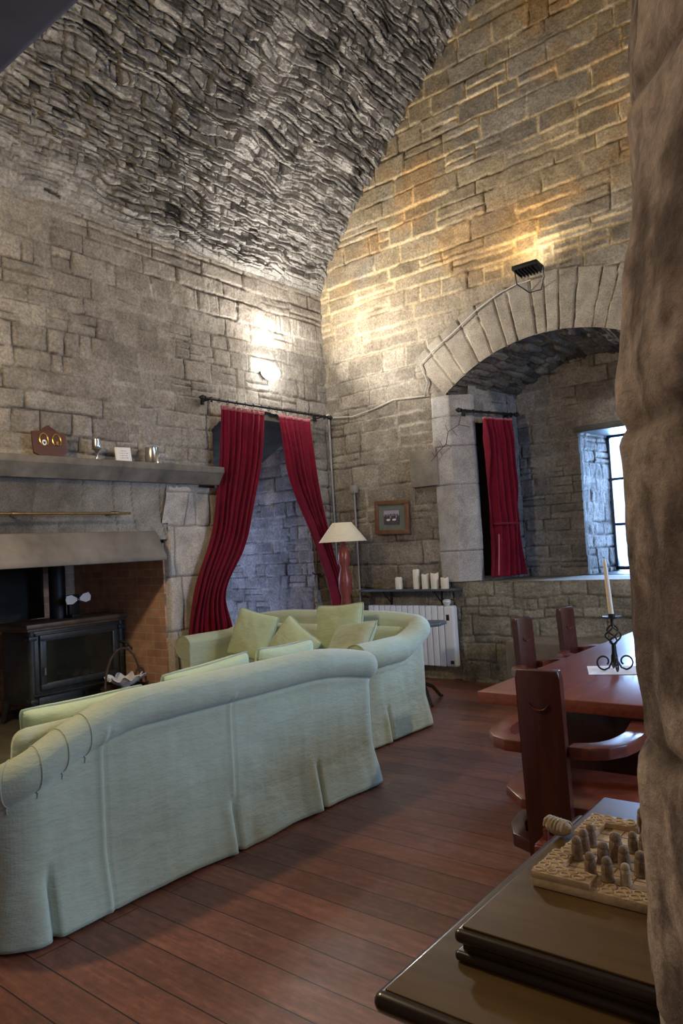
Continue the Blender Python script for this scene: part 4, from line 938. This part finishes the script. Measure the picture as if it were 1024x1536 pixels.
# ------------------------------------------------------------------ lamps
def bulkhead(label, loc, nrm, mat, power, color, r=0.125, size=0.10, upl=False):
    o = thing('wall_light', label, 'wall light', loc)
    q = Vector(nrm).to_track_quat('Z', 'Y').to_matrix().to_4x4()
    q = Matrix.Diagonal((1, 1, 0.68, 1)) @ q
    b_ = B(); b_.lathe([(0, 0), (r * 0.8, 0), (r * 0.8, 0.02), (0, 0.02)], seg=40, T=q); b_.build('backplate', M['white'], o)
    b_ = B(); b_.lathe([(r * 0.8, 0.02), (r * 1.0, 0.03), (r * 1.0, 0.06), (r * 0.85, 0.09), (r * 0.5, 0.11), (0, 0.118)], seg=40, T=q); b_.build('diffuser', mat, o)
    nv = Vector(nrm).normalized()
    if upl:
        l = bpy.data.lights.new('bulb', 'AREA'); l.shape = 'DISK'; l.size = 0.2
    else:
        l = bpy.data.lights.new('bulb', 'POINT'); l.shadow_soft_size = size
    l.energy = power; l.color = color
    lo = bpy.data.objects.new('bulb', l); COL.objects.link(lo); lo.parent = o; lo.location = nv * (0.135 if upl else 0.34)
    if upl:
        l2 = bpy.data.lights.new('bulb_spill', 'POINT'); l2.energy = 20; l2.color = color; l2.shadow_soft_size = 0.12
        lo2 = bpy.data.objects.new('bulb_spill', l2); COL.objects.link(lo2); lo2.parent = o; lo2.location = nv * 0.5
    if upl: lo.rotation_euler = (nv * 0.75 + Vector((0, 0, 0.65))).to_track_quat('-Z', 'Y').to_euler(); lo.location = nv * 0.22
    return o
bulkhead('glaring round white wall light above the alcove curtains', (LX + 0.035, 5.73, 3.40), (1, 0, 0.1), M['bulb'], 80, (1.0, 0.97, 0.90), upl=True)
bulkhead('round warm wall light above the doorway, behind the viewpoint', (-3.6, 0.76, 3.1), (0, 1, 0), M['bulb2'], 130, (1.0, 0.80, 0.47))
bulkhead('added round warm fill light on the right hand wall, outside the picture', (2.36, 5.6, 3.6), (-1, 0, 0), M['bulb2'], 190, (1.0, 0.88, 0.70))  # unseen lamp, added to brighten the far wall and vault
bulkhead('added round warm fill light on the lobby wall, behind the viewpoint', (0.35, -1.19, 2.1), (0, 1, 0), M['bulb2'], 13, (1.0, 0.86, 0.72))  # unseen lamp, added to put warm light on the doorway pier
fl = thing('flood_light', 'small black flood light on a bracket above the arch', 'flood light', (-2.87, DY - 0.02, 3.98))
b_ = B(); b_.box((0, -0.14, 0.05), (0.26, 0.18, 0.045), (math.radians(-8), 0, 0), bev=0.01); 
for k in range(7): b_.box((-0.10 + k * 0.033, -0.14, 0.022), (0.006, 0.16, 0.03), (math.radians(-8), 0, 0))
b_.build('housing', M['iron'], fl)
b_ = B(); b_.tube([(-0.14, -0.13, 0.05), (-0.14, -0.10, -0.06), (-0.06, 0.0, -0.14), (0.06, 0.0, -0.14), (0.14, -0.10, -0.06), (0.14, -0.13, 0.05)], 0.006, 6); b_.build('bracket', M['iron'], fl)
b_ = B(); b_.box((0, -0.145, 0.0745), (0.21, 0.13, 0.006), (math.radians(-8), 0, 0)); b_.build('lens', mat_emit('lit_flood_lens', (1.0, 0.80, 0.48), 6), fl, smooth=False)
l = bpy.data.lights.new('flood_beam', 'AREA'); l.shape = 'RECTANGLE'; l.size = 0.2; l.size_y = 0.12; l.energy = 3; l.color = (1.0, 0.78, 0.45)
lo = bpy.data.objects.new('flood_beam', l); COL.objects.link(lo); lo.parent = fl; lo.location = (0, -0.22, 0.12); lo.rotation_euler = (PI - 0.25, 0, 0)

# standard lamp
sl_ = thing('standard_lamp', 'lamp with cream cone shade on a turned red-brown post behind the far sofa', 'lamp', (-4.96, 6.12, 0))
b_ = B(); b_.lathe([(0.26, 1.515), (0.105, 1.72), (0.100, 1.72), (0.255, 1.515)], seg=48); b_.build('lamp_shade', M['shade'], sl_)
b_ = B(); b_.lathe([(0, 0), (0.16, 0), (0.16, 0.03), (0.05, 0.06), (0.035, 0.12), (0.055, 0.3), (0.03, 0.45), (0.045, 0.60), (0.065, 0.78), (0.05, 0.92), (0.075, 1.02), (0.075, 1.12), (0.045, 1.24), (0.07, 1.30), (0.06, 1.42), (0.03, 1.46), (0.025, 1.52), (0, 1.52)], seg=32); b_.build('post', M['lampwood'], sl_)
b_ = B(); b_.tube([(0, 0, 1.5), (0, 0, 1.70)], 0.006, 8); b_.tube([(-0.1, 0, 1.705), (0.1, 0, 1.705)], 0.003, 6); b_.ball((0, 0, 1.58), 0.03); b_.build('lamp_holder', M['brass'], sl_)

# conduits, junction box and cable on the far wall
b_ = B(); b_.tube([(-5.54, 6.70, 3.01), (-5.54, 6.70, 2.0), (-5.53, 6.70, 0.05)], 0.012, 10); tag(b_.build('conduit_pipe', M['conduit']), 'thin grey conduit running down the corner beside the right curtain', 'pipe')
cb_ = thing('conduit_pipe', 'thin grey conduit with a square junction box between curtain and picture', 'pipe', (-5.22, 6.70, 0))
b_ = B(); b_.tube([(0, 0, 0.05), (0, 0, 2.08)], 0.011, 10); b_.build('pipe', M['conduit'], cb_)
b_ = B(); b_.box((0, 0.0, 2.12), (0.09, 0.05, 0.09), bev=0.006); b_.build('junction_box', M['conduit'], cb_)
b_ = B(); b_.ball((-5.54, 6.68, 3.02), 0.03); b_.tube([(-5.54, 6.70, 3.01), (-5.2, 6.715, 2.97), (-4.89, 6.72, 3.01), (-4.61, 6.72, 3.07), (-4.20, 6.72, 3.04), (-4.15, 6.72, 3.18), (-4.22, 6.71, 3.38), (-4.05, 6.70, 3.50), (-3.8, 6.70, 3.63), (-3.51, 6.70, 3.80), (-3.27, 6.70, 3.90), (-3.05, 6.70, 3.95), (-2.9, 6.70, 3.95)], 0.0065, 6)
tag(b_.build('power_cable', M['cable']), 'white cable running along the arch stones to the flood light', 'cable')
# dry twig on the jamb
b_ = B(); tw = [(-3.75, 6.70, 2.78), (-3.78, 6.68, 2.66), (-3.90, 6.66, 2.60), (-3.95, 6.69, 2.48), (-4.04, 6.69, 2.42), (-4.10, 6.69, 2.36)]
b_.tube(tw, 0.004, 5)
for p, q in [((-3.78, 6.68, 2.66), (-3.66, 6.69, 2.62)), ((-3.90, 6.66, 2.60), (-3.93, 6.66, 2.68)), ((-3.86, 6.67, 2.62), (-3.80, 6.66, 2.55)), ((-3.95, 6.69, 2.48), (-3.89, 6.68, 2.44)), ((-3.99, 6.69, 2.45), (-4.02, 6.68, 2.52)), ((-4.04, 6.69, 2.42), (-4.00, 6.68, 2.37)), ((-4.10, 6.69, 2.36), (-4.13, 6.69, 2.42)), ((-4.10, 6.69, 2.36), (-4.15, 6.69, 2.32))]: b_.tube([p, q], 0.003, 5)
tag(b_.build('dry_twig', M['basket']), 'thin dark thorny twig hanging across the top of the pale stone jamb', 'twig')

# picture
pc = thing('framed_picture', 'small framed photo of geese with wide brown frame hanging on the stone wall', 'picture', (-4.71, DY - 0.05, 1.76)); pc.rotation_euler = (0, r_(2), 0)
b_ = B(); W, H, t = 0.46, 0.38, 0.05
for c_, d_ in [((0, 0, H / 2 - t / 2), (W, 0.03, t)), ((0, 0, -H / 2 + t / 2), (W, 0.03, t)), ((-W / 2 + t / 2, 0, 0), (t, 0.03, H - 2 * t + 0.004)), ((W / 2 - t / 2, 0, 0), (t, 0.03, H - 2 * t + 0.004))]: b_.box(c_, d_, bev=0.006)
b_.build('frame', M['frame'], pc)
b_ = B(); b_.box((0, 0.004, 0), (W - 2 * t, 0.008, H - 2 * t)); b_.build('mount', M['mount'], pc, smooth=False)
b_ = B(); b_.box((0, -0.002, 0), (0.21, 0.005, 0.16)); ph = b_.build('print', M['photo'], pc, smooth=False)
b_ = B(); b_.box((0, -0.0048, 0.045), (0.208, 0.001, 0.065)); b_.build('printed_sky', M['photosky'], ph, smooth=False)
b_ = B(); rr = random.Random(3)
for k in range(13): b_.box((-0.09 + k * 0.015, -0.0052, 0.022 + rr.uniform(-0.004, 0.004)), (0.009, 0.001, rr.uniform(0.012, 0.04)))
b_.build('printed_trees', M['wick'], ph, smooth=False)
for cx_, cz_ in ((-0.045, -0.03), (0.035, -0.028)):
    b_ = B(); b_.ball((cx_, -0.005, cz_), 0.02, (1.3, 0.05, 0.6)); b_.tube([(cx_ + 0.02, -0.0055, cz_), (cx_ + 0.03, -0.0055, cz_ + 0.03)], 0.003, 6, flat=0.3); b_.ball((cx_ + 0.032, -0.0055, cz_ + 0.032), 0.005, (1.4, 0.2, 0.8), 2); b_.build('printed_goose', M['goose'], ph)

# slate shelf with pillar candles
shf = thing('slate_shelf', 'thin dark slate shelf on brackets above the radiator', 'shelf', (-4.50, 6.64, 0.955))
b_ = B(); b_.box((0, 0, 0), (1.22, 0.20, 0.022), bev=0.004); b_.build('shelf_board', M['slate'], shf)
for xb in (-0.30, 0.36):
    b_ = B(); b_.box((xb, 0.085, -0.09), (0.022, 0.012, 0.16)); b_.box((xb, 0.0, -0.016), (0.022, 0.17, 0.010)); b_.tube([(xb, 0.08, -0.15), (xb, -0.06, -0.02)], 0.006, 6); b_.build('bracket', M['iron'], shf)
CZ = 0.967
for xc_, h_, r0, lab in [(-4.61, 0.125, 0.040, 'short ivory pillar candle standing apart at the left of the slate shelf'),
                     (-4.38, 0.205, 0.036, 'tallest ivory pillar candle, second from the left on the slate shelf'),
                     (-4.265, 0.155, 0.041, 'medium ivory pillar candle, third from the left on the slate shelf, beside the tallest'),
                     (-4.15, 0.165, 0.043, 'medium ivory pillar candle with uneven melted top, fourth from left on slate shelf'),
                     (-4.03, 0.112, 0.042, 'short ivory pillar candle at the right end of the slate shelf')]:
    o = thing('pillar_candle', lab, 'candle', (xc_, 6.62, CZ), 0, 'pillar candles on the slate shelf')
    b_ = B(); b_.lathe([(0, 0), (r0, 0), (r0 * 1.01, h_ * 0.5), (r0, h_ - 0.006), (r0 * 0.93, h_), (r0 * 0.8, h_ - 0.004), (r0 * 0.55, h_ - 0.014), (0, h_ - 0.016)], seg=28)
    for v in b_.bm.verts:
        if v.co.z > h_ * 0.8: v.co.z += 0.006 * math.sin(2 * math.atan2(v.co.y, v.co.x) + xc_ * 9)
    b_.build('wax', M['wax'], o)
    b_ = B(); b_.tube([(0, 0, h_ - 0.018), (0.001, 0, h_ - 0.008), (0.004, 0, h_ + 0.002)], 0.0018, 6); b_.build('wick', M['wick'], o)

# radiator
rd_ = thing('radiator', 'white finned electric radiator on the far wall under the slate shelf', 'radiator', (-4.48, 6.63, 0.16))
nf = 14; W = 1.10; H = 0.63
for k in range(nf - 1):
    w = (W - 0.12) / (nf - 1); b_ = B(); b_.box((-W / 2 + w * (k + 0.5), 0, H / 2), (w - 0.005, 0.085, H), bev=0.012, seg=3); b_.build('fin', M['white'], rd_)
b_ = B(); b_.box((W / 2 - 0.06, 0, H / 2), (0.12, 0.09, H), bev=0.022, seg=4); b_.build('end_panel', M['white'], rd_)
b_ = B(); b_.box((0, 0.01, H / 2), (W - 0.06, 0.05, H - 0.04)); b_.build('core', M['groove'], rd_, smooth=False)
b_ = B(); b_.box((W / 2 - 0.07, -0.046, H - 0.12), (0.035, 0.006, 0.06), bev=0.002); b_.build('control_display', M['dark'], rd_)
b_ = B(); b_.box((W / 2 - 0.045, -0.046, 0.05), (0.04, 0.006, 0.035), bev=0.002); b_.build('switch', M['dark'], rd_)
for sx in (-0.4, 0.4):
    b_ = B(); b_.box((sx, 0.06, 0.5), (0.03, 0.06, 0.05)); b_.build('wall_bracket', M['iron'], rd_, smooth=False)
ob = thing('rounded_ornament', 'small white striped rounded ornament on top of the radiator', 'bowl', (-4.02, 6.62, 0.792))  # unidentified small white object, shaped as a striped rounded ornament
b_ = B(); b_.lathe([(0, 0), (0.022, 0), (0.040, 0.022), (0.044, 0.045), (0.036, 0.060), (0.020, 0.066), (0, 0.068)], seg=24); b_.build('ornament_body', M['porcelain'], ob)
b_ = B()
for zq in (0.018, 0.034, 0.050): b_.lathe([(0.0415, zq), (0.0455, zq + 0.003), (0.0415, zq + 0.006)] if zq == 0.034 else [(0.036, zq), (0.0425, zq + 0.003), (0.038, zq + 0.006)], seg=24)
b_.build('stripe', M['ink'], ob)

# small dark side table behind the far sofa arm
sd = thing('side_table', 'small dark grey side table behind the right arm of the far sofa', 'side table', (-3.78, 5.70, 0), r_(12))
b_ = B(); b_.prism([(-0.24, -0.10), (-0.18, -0.17), (0.18, -0.17), (0.24, -0.10), (0.24, 0.10), (0.18, 0.17), (-0.18, 0.17), (-0.24, 0.10)], 0.028, Matrix.Translation((0, 0, 0.70)), bev=0.004); b_.build('table_top', M['slate'], sd)
b_ = B(); b_.lathe([(0, 0.12), (0.03, 0.12), (0.035, 0.2), (0.02, 0.3), (0.028, 0.5), (0.02, 0.62), (0.05, 0.70), (0, 0.70)], seg=20); b_.build('pedestal', M['chestdark'], sd)
for k in range(3):
    a = -0.9 + k * 2 * PI / 3; b_ = B(); b_.tube([(0.02 * math.cos(a), 0.02 * math.sin(a), 0.17), (0.14 * math.cos(a), 0.14 * math.sin(a), 0.12), (0.24 * math.cos(a), 0.24 * math.sin(a), 0.02), (0.27 * math.cos(a), 0.27 * math.sin(a), 0.013)], [0.02, 0.018, 0.016, 0.013], 8); b_.build('leg', M['chestdark'], sd)

# stone bench under the recess
bn = B(); bn.prism([(-3.20, 6.25), (-1.2, 6.05), (-1.2, 6.76), (-3.25, 6.76)], 0.50, None, bev=0.02); struct(bn.build('trim_7', M['hood'], jit=0.006))

# ------------------------------------------------------------------ dining table, candlestick
tb = thing('dining_table', 'long polished red-brown wooden dining table on slab legs at the right', 'table', (-1.26, 4.20, 0))
b_ = B(); b_.box((0, 0, 0.722), (0.92, 2.30, 0.056), bev=0.006); b_.build('table_top', M['table'], tb)
for yy_ in (-0.80, 0.92):
    b_ = B(); b_.prism([(-0.30, 0), (-0.30, 0.06), (-0.20, 0.14), (-0.22, 0.50), (-0.34, 0.64), (-0.34, 0.694), (0.34, 0.694), (0.34, 0.64), (0.22, 0.50), (0.20, 0.14), (0.30, 0.06), (0.30, 0)], 0.06, Matrix.Translation((0, yy_ + 0.03, 0)) @ Matrix.Rotation(PI / 2, 4, 'X'), bev=0.005); b_.build('leg', M['chair'], tb)
b_ = B(); b_.box((0, 0, 0.30), (0.05, 1.70, 0.14), bev=0.005); b_.build('stretcher', M['chair'], tb)

dl = tag(B().box((0, 0, 0), (0.30, 0.24, 0.003), (0, 0, 0.4), bev=0.001).build('cloth_mat', M['doily'], jit=0.0008), 'small white cloth mat under the iron candlestick', 'mat'); dl.location = (-1.31, 3.78, 0.7525)
cs = thing('candlestick', 'black wrought iron candlestick with four scrolled feet on the dining table', 'candlestick', (-1.32, 3.76, 0.7545), 0.5)
for k in range(4):
    a = k * PI / 2; pts = []
    for q in np.linspace(0, 1, 34):
        ang = -PI / 2 + q * 1.75 * PI; rad = 0.040 * (1 - 0.55 * q)
        pts.append((0.052 + rad * math.cos(ang), 0.044 + rad * math.sin(ang) * 1.0))
    stem = [(0.006, 0.13), (0.008, 0.09), (0.014, 0.045), (0.03, 0.014)]
    full = stem + pts
    b_ = B(); b_.tube([(p * math.cos(a), p * math.sin(a), zq) for p, zq in full], 0.0045, 8); b_.build('foot_scroll', M['iron'], cs)
    b_ = B(); b_.tube([((0.006 + 0.032 * math.sin(q * PI)) * math.cos(a + q * 3.4), (0.006 + 0.032 * math.sin(q * PI)) * math.sin(a + q * 3.4), 0.13 + 0.10 * q) for q in np.linspace(0, 1, 18)], 0.0045, 8); b_.build('cage_bar', M['iron'], cs)
b_ = B(); b_.tube([(0, 0, 0.03), (0, 0, 0.14)], 0.009, 8); b_.tube([(0, 0, 0.225), (0, 0, 0.265)], 0.008, 8); b_.build('stem', M['iron'], cs)
b_ = B(); b_.lathe([(0, 0.258), (0.03, 0.262), (0.045, 0.270), (0.045, 0.273), (0.02, 0.268), (0.013, 0.268), (0.013, 0.286), (0.016, 0.286), (0.016, 0.268), (0, 0.266)], seg=28); b_.build('drip_pan', M['iron'], cs)
cn = thing('taper_candle', 'tall white taper candle leaning in the iron candlestick', 'candle', (-1.32, 3.76, 1.022)); cn.rotation_euler = (0, r_(-3.0), r_(39))
b_ = B(); b_.lathe([(0, 0), (0.0125, 0), (0.0115, 0.18), (0.009, 0.27), (0.006, 0.295), (0, 0.30)], seg=20); b_.build('wax', M['wax'], cn)
b_ = B(); b_.tube([(0, 0, 0.297), (-0.003, 0, 0.306), (-0.009, 0, 0.308)], 0.0016, 6); b_.build('wick', M['wick'], cn)

# ------------------------------------------------------------------ pegged slab-back armchairs
def chair(label, loc, rz):
    o = thing('armchair', label, 'chair', loc, rz, None)
    # back slab, slightly raked, facing +Y
    rake = Matrix.Translation((0, -0.24, 0)) @ Matrix.Rotation(math.radians(3.0), 4, 'X')
    b_ = B(); b_.prism([(-0.078, 0), (0.078, 0), (0.084, 0.3), (0.084, 0.935), (0.080, 0.965), (-0.080, 0.965), (-0.084, 0.935), (-0.084, 0.3)], 0.038, rake @ Matrix.Translation((0, 0.019, 0)) @ Matrix.Rotation(PI / 2, 4, 'X'), bev=0.005)
    back = b_.build('back_board', M['chair'], o)
    # carved crescents on both faces
    b_ = B()
    for sy in (-0.022, 0.022):
        b_.tube([rake @ Vector((0.040 * math.sin(a), sy, 0.86 - 0.040 * math.cos(a))) for a in np.linspace(-1.2, 1.2, 13)], [0.001 + 0.004 * math.cos(a) for a in np.linspace(-1.3, 1.3, 13)], 6, flat=0.5)
    b_.build('carving', M['chairarm'], back)
    # horseshoe arms
    for s_ in (-1, 1):
        pts = [(s_ * x_, y_) for x_, y_ in [(0.085, -0.275), (0.16, -0.27), (0.22, -0.235), (0.265, -0.17), (0.285, -0.09), (0.285, 0.0), (0.275, 0.10), (0.26, 0.19)]]
        inn = [(s_ * x_, y_) for x_, y_ in [(0.085, -0.215), (0.14, -0.205), (0.175, -0.18), (0.20, -0.13), (0.215, -0.07), (0.215, 0.0), (0.205, 0.10), (0.19, 0.195)]]
        poly = pts + inn[::-1]
        if s_ > 0: pass
        else: poly = poly[::-1]
        b_ = B(); b_.prism(poly, 0.045, Matrix.Translation((0, 0, 0.644)), bev=0.007); b_.build('arm', M['chairarm'], o)
        b_ = B(); b_.prism([(-0.035, 0), (0.035, 0), (0.045, 0.08), (0.025, 0.14), (0.04, 0.19), (-0.04, 0.19), (-0.025, 0.14), (-0.045, 0.08)], 0.03, Matrix.Translation((s_ * 0.235 + 0.015, 0.10, 0.455)) @ Matrix.Rotation(PI / 2, 4, 'Z') @ Matrix.Rotation(PI / 2, 4, 'X'), bev=0.004); b_.build('arm_support', M['chair'], o)
    b_ = B(); b_.prism([(-0.13, -0.22), (0.13, -0.22), (0.24, -0.10), (0.27, 0.08), (0.24, 0.24), (-0.24, 0.24), (-0.27, 0.08), (-0.24, -0.10)], 0.04, Matrix.Translation((0, 0, 0.415)), bev=0.008); b_.build('seat', M['chairarm'], o)
    for s_ in (-1, 1):   # curved lower rails
        pts = [(s_ * x_, y_) for x_, y_ in [(0.085, -0.26), (0.17, -0.22), (0.22, -0.12), (0.235, 0.0), (0.22, 0.16)]]
        inn = [(s_ * x_, y_) for x_, y_ in [(0.085, -0.21), (0.14, -0.18), (0.175, -0.10), (0.19, 0.0), (0.18, 0.16)]]
        poly = pts + inn[::-1]
        if s_ < 0: poly = poly[::-1]
        b_ = B(); b_.prism(poly, 0.05, Matrix.Translation((0, 0, 0.27)), bev=0.006); b_.build('rail', M['chair'], o)
    b_ = B(); b_.prism([(-0.24, 0), (-0.16, 0), (-0.10, 0.10), (0.10, 0.10), (0.16, 0), (0.24, 0), (0.20, 0.414), (-0.20, 0.414)], 0.038, Matrix.Translation((0, 0.19, 0)) @ Matrix.Rotation(PI / 2, 4, 'X'), bev=0.005); b_.build('front_leg', M['chair'], o)
    b_ = B(); b_.box((0, -0.10, 0.33), (0.05, 0.54, 0.06), bev=0.005); b_.box((0, -0.31, 0.33), (0.05, 0.14, 0.05), bev=0.005); b_.build('tenon_rail', M['chairarm'], o)
    b_ = B(); b_.box((0, -0.318, 0.34), (0.018, 0.02, 0.12), bev=0.003); b_.box((0.0, -0.33, 0.315), (0.08, 0.018, 0.022), bev=0.003); b_.build('wedge', M['chairarm'], o)
    return o
chair('dark red armchair with tall slab back at the near end of the dining table', (-1.20, 2.84, 0), r_(4))
chair('red slab-back armchair beyond the table, seen just above the nearest chair', (-1.74, 4.16, 0), r_(-98))
chair('red slab-back armchair beyond the table, nearer the candlestick', (-1.72, 4.78, 0), r_(-98))

# ------------------------------------------------------------------ stepped sideboard in the foreground
ch_ = thing('sideboard', 'dark oak sideboard with a stepped two-level top in the right foreground', 'sideboard', (-0.08, 1.40, 0), r_(1))
b_ = B(); b_.box((0.02, 0, 0.35), (1.28, 0.80, 0.66), bev=0.01); b_.box((0.02, 0, 0.03), (1.32, 0.84, 0.06), bev=0.01); b_.build('body', M['chestdark'], ch_)
b_ = B(); b_.box((0.02, 0, 0.724), (1.41, 0.90, 0.034), bev=0.0165, seg=5); b_.build('edge_moulding', M['chestdark'], ch_)
b_ = B(); b_.box((0.02, 0.0, 0.7415), (1.375, 0.865, 0.004), bev=0.0015); b_.build('lower_top', M['chest'], ch_)
b_ = B(); b_.box((0.05, 0.065, 0.753), (1.325, 0.745, 0.018), bev=0.008, seg=3); b_.box((0.05, 0.065, 0.766), (1.30, 0.72, 0.014)); b_.box((0.05, 0.065, 0.785), (1.325, 0.745, 0.024), bev=0.011, seg=4); b_.build('step_moulding', M['chestdark'], ch_)
b_ = B(); b_.box((0.05, 0.065, 0.799), (1.300, 0.720, 0.004), bev=0.0015); b_.build('upper_top', M['chest'], ch_)

# board game
TZ = 0.8015
bd = thing('game_board', 'square carved sandy-coloured board game with knotwork border on the sideboard', 'game board', (-0.455, 1.458, TZ), r_(1))
BWX, BWY = 0.37, 0.335
b_ = B(); b_.box((0, 0, 0.009), (BWX, BWY, 0.018), bev=0.003); b_.build('slab', M['carved'], bd)
q = 0.042
# L-shaped raised corners
for sx in (-1, 1):
    for sy in (-1, 1):
        cx0, cy0 = BWX / 2, BWY / 2
        L_ = [(cx0, cy0), (cx0 - 0.11, cy0), (cx0 - 0.11, cy0 - q), (cx0 - q, cy0 - q), (cx0 - q, cy0 - 0.116), (cx0, cy0 - 0.116)]
        L_ = [(sx * a, sy * b2) for a, b2 in L_]
        b_ = B(); b_.prism(L_ if sx * sy > 0 else L_[::-1], 0.012, Matrix.Translation((0, 0, 0.017)), bev=0.0015); b_.build('corner_block', M['carved'], bd)
b_ = B(); rr = random.Random(8)    # knotwork rings carved on the rim
for s_ in (-1, 1):
    for k in range(15):
        for e_x in ((s_ * (BWX / 2 - 0.013), -BWY / 2 + 0.012 + k * (BWY - 0.024) / 14), (s_ * (BWX / 2 - 0.030), -BWY / 2 + 0.022 + k * (BWY - 0.044) / 14), (-BWX / 2 + 0.012 + k * (BWX - 0.024) / 14, s_ * (BWY / 2 - 0.013)), (-BWX / 2 + 0.022 + k * (BWX - 0.044) / 14, s_ * (BWY / 2 - 0.030))):
            corner = (abs(e_x[1]) > BWY / 2 - 0.116 if abs(e_x[0]) > BWX / 2 - q else abs(e_x[0]) > BWX / 2 - 0.11)
            zt = 0.0295 if corner else 0.0185
            a0 = rr.uniform(0, PI)
            b_.tube([(e_x[0] + 0.0095 * math.cos(a) * (1 + 0.2 * math.cos(2 * a + a0)), e_x[1] + 0.0085 * math.sin(a), zt) for a in np.linspace(0, 2 * PI, 11, endpoint=False)], 0.0021, 5, closed=True)
b_.build('knotwork', M['carved'], bd)
b_ = B(); iw, il = BWX - 2 * q, BWY - 2 * q
for k in range(8):
    b_.box((-iw / 2 + iw * k / 7, 0, 0.0183), (0.0016, il, 0.001)); b_.box((0, -il / 2 + il * k / 7, 0.0183), (iw, 0.0016, 0.001))
b_.build('grid_lines', M['piece'], bd, smooth=False)
# pieces
def piece_mesh(h, r0):
    b_ = B(); b_.lathe([(0, 0), (r0 * 1.05, 0), (r0 * 1.08, h * 0.07), (r0 * 0.96, h * 0.12), (r0 * 0.93, h * 0.5), (r0 * 0.86, h * 0.66), (r0 * 0.74, h * 0.70), (r0 * 0.82, h * 0.80), (r0 * 0.66, h * 0.93), (r0 * 0.35, h * 0.99), (0, h)], seg=20)
    b_.box((-r0 * 0.30, -r0 * 0.80, h * 0.42), (r0 * 0.22, r0 * 0.5, h * 0.44), bev=r0 * 0.08); b_.box((r0 * 0.30, -r0 * 0.80, h * 0.42), (r0 * 0.22, r0 * 0.5, h * 0.44), bev=r0 * 0.08)
    b_.ball((0, -r0 * 0.66, h * 0.80), r0 * 0.22, (1, 0.8, 1.2), 2)
    return b_
big = [(-0.592, 1.400, 0.043, 0.0115, 'piece', 'brown carved game piece standing nearest of the row along the left rim of the board'),
       (-0.592, 1.437, 0.045, 0.0115, 'piece', 'brown carved game piece, middle of the row along the left rim'),
       (-0.592, 1.475, 0.043, 0.0115, 'piece', 'brown carved game piece, farthest of the row along the left rim'),
       (-0.545, 1.345, 0.042, 0.0115, 'piece', 'brown carved game piece at the left of the front row of three'),
       (-0.512, 1.340, 0.043, 0.0115, 'piece', 'brown carved game piece in the middle of the front row of three'),
       (-0.480, 1.342, 0.038, 0.0100, 'piece_light', 'paler rounded game piece at the right of the front row of three'),
       (-0.545, 1.412, 0.038, 0.0120, 'piece', 'squat brown game piece just left of the tallest piece'),
       (-0.528, 1.435, 0.052, 0.0140, 'piece', 'tallest and broadest carved game piece near the centre of the board'),
       (-0.503, 1.405, 0.042, 0.0120, 'piece', 'grey-brown game piece right in front of the tallest piece'),
       (-0.468, 1.392, 0.044, 0.0130, 'piece', 'broad brown game piece at the right edge of the group, by the stone pier'),
       (-0.512, 1.485, 0.040, 0.0105, 'piece', 'small brown game piece directly behind the centre of the group'),
       (-0.488, 1.480, 0.042, 0.0125, 'piece', 'round-shouldered brown game piece behind the broad piece at the right'),
       ]
for x_, y_, h_, r0, mt, lab in big:
    o = tag(piece_mesh(h_, r0).build('game_piece', M[mt]), lab, 'game piece', 'carved game pieces on the board'); o.location = (x_, y_, TZ + 0.0188); o.rotation_euler = (0, 0, r_(20))
o = tag(piece_mesh(0.044, 0.012).build('game_piece', M['piece']), 'reddish-brown carved game piece standing on the far rim of the board', 'game piece', 'carved game pieces on the board'); o.location = (-0.530, 1.605, TZ + 0.0205)
b_ = B(); b_.ball((0, 0, 0.018), 0.024, (1.35, 0.8, 0.72)); b_.ball((-0.022, -0.004, 0.026), 0.011, (1, 1, 0.9), 2); b_.ball((0.020, 0.0, 0.022), 0.012, (1.2, 1, 0.9), 2)
for k in range(6): b_.tube([(-0.022 + 0.009 * k, 0.019 * math.sin(a) - 0.002, 0.020 + 0.0165 * math.cos(a)) for a in np.linspace(-1.6, 1.6, 9)], 0.002, 5)
o = tag(b_.build('carved_figure', M['piece_light']), 'pale carved lying figure on the sideboard edge left of the board game', 'figurine'); o.location = (-0.688, 1.535, TZ); o.rotation_euler = (0, 0, r_(-15))
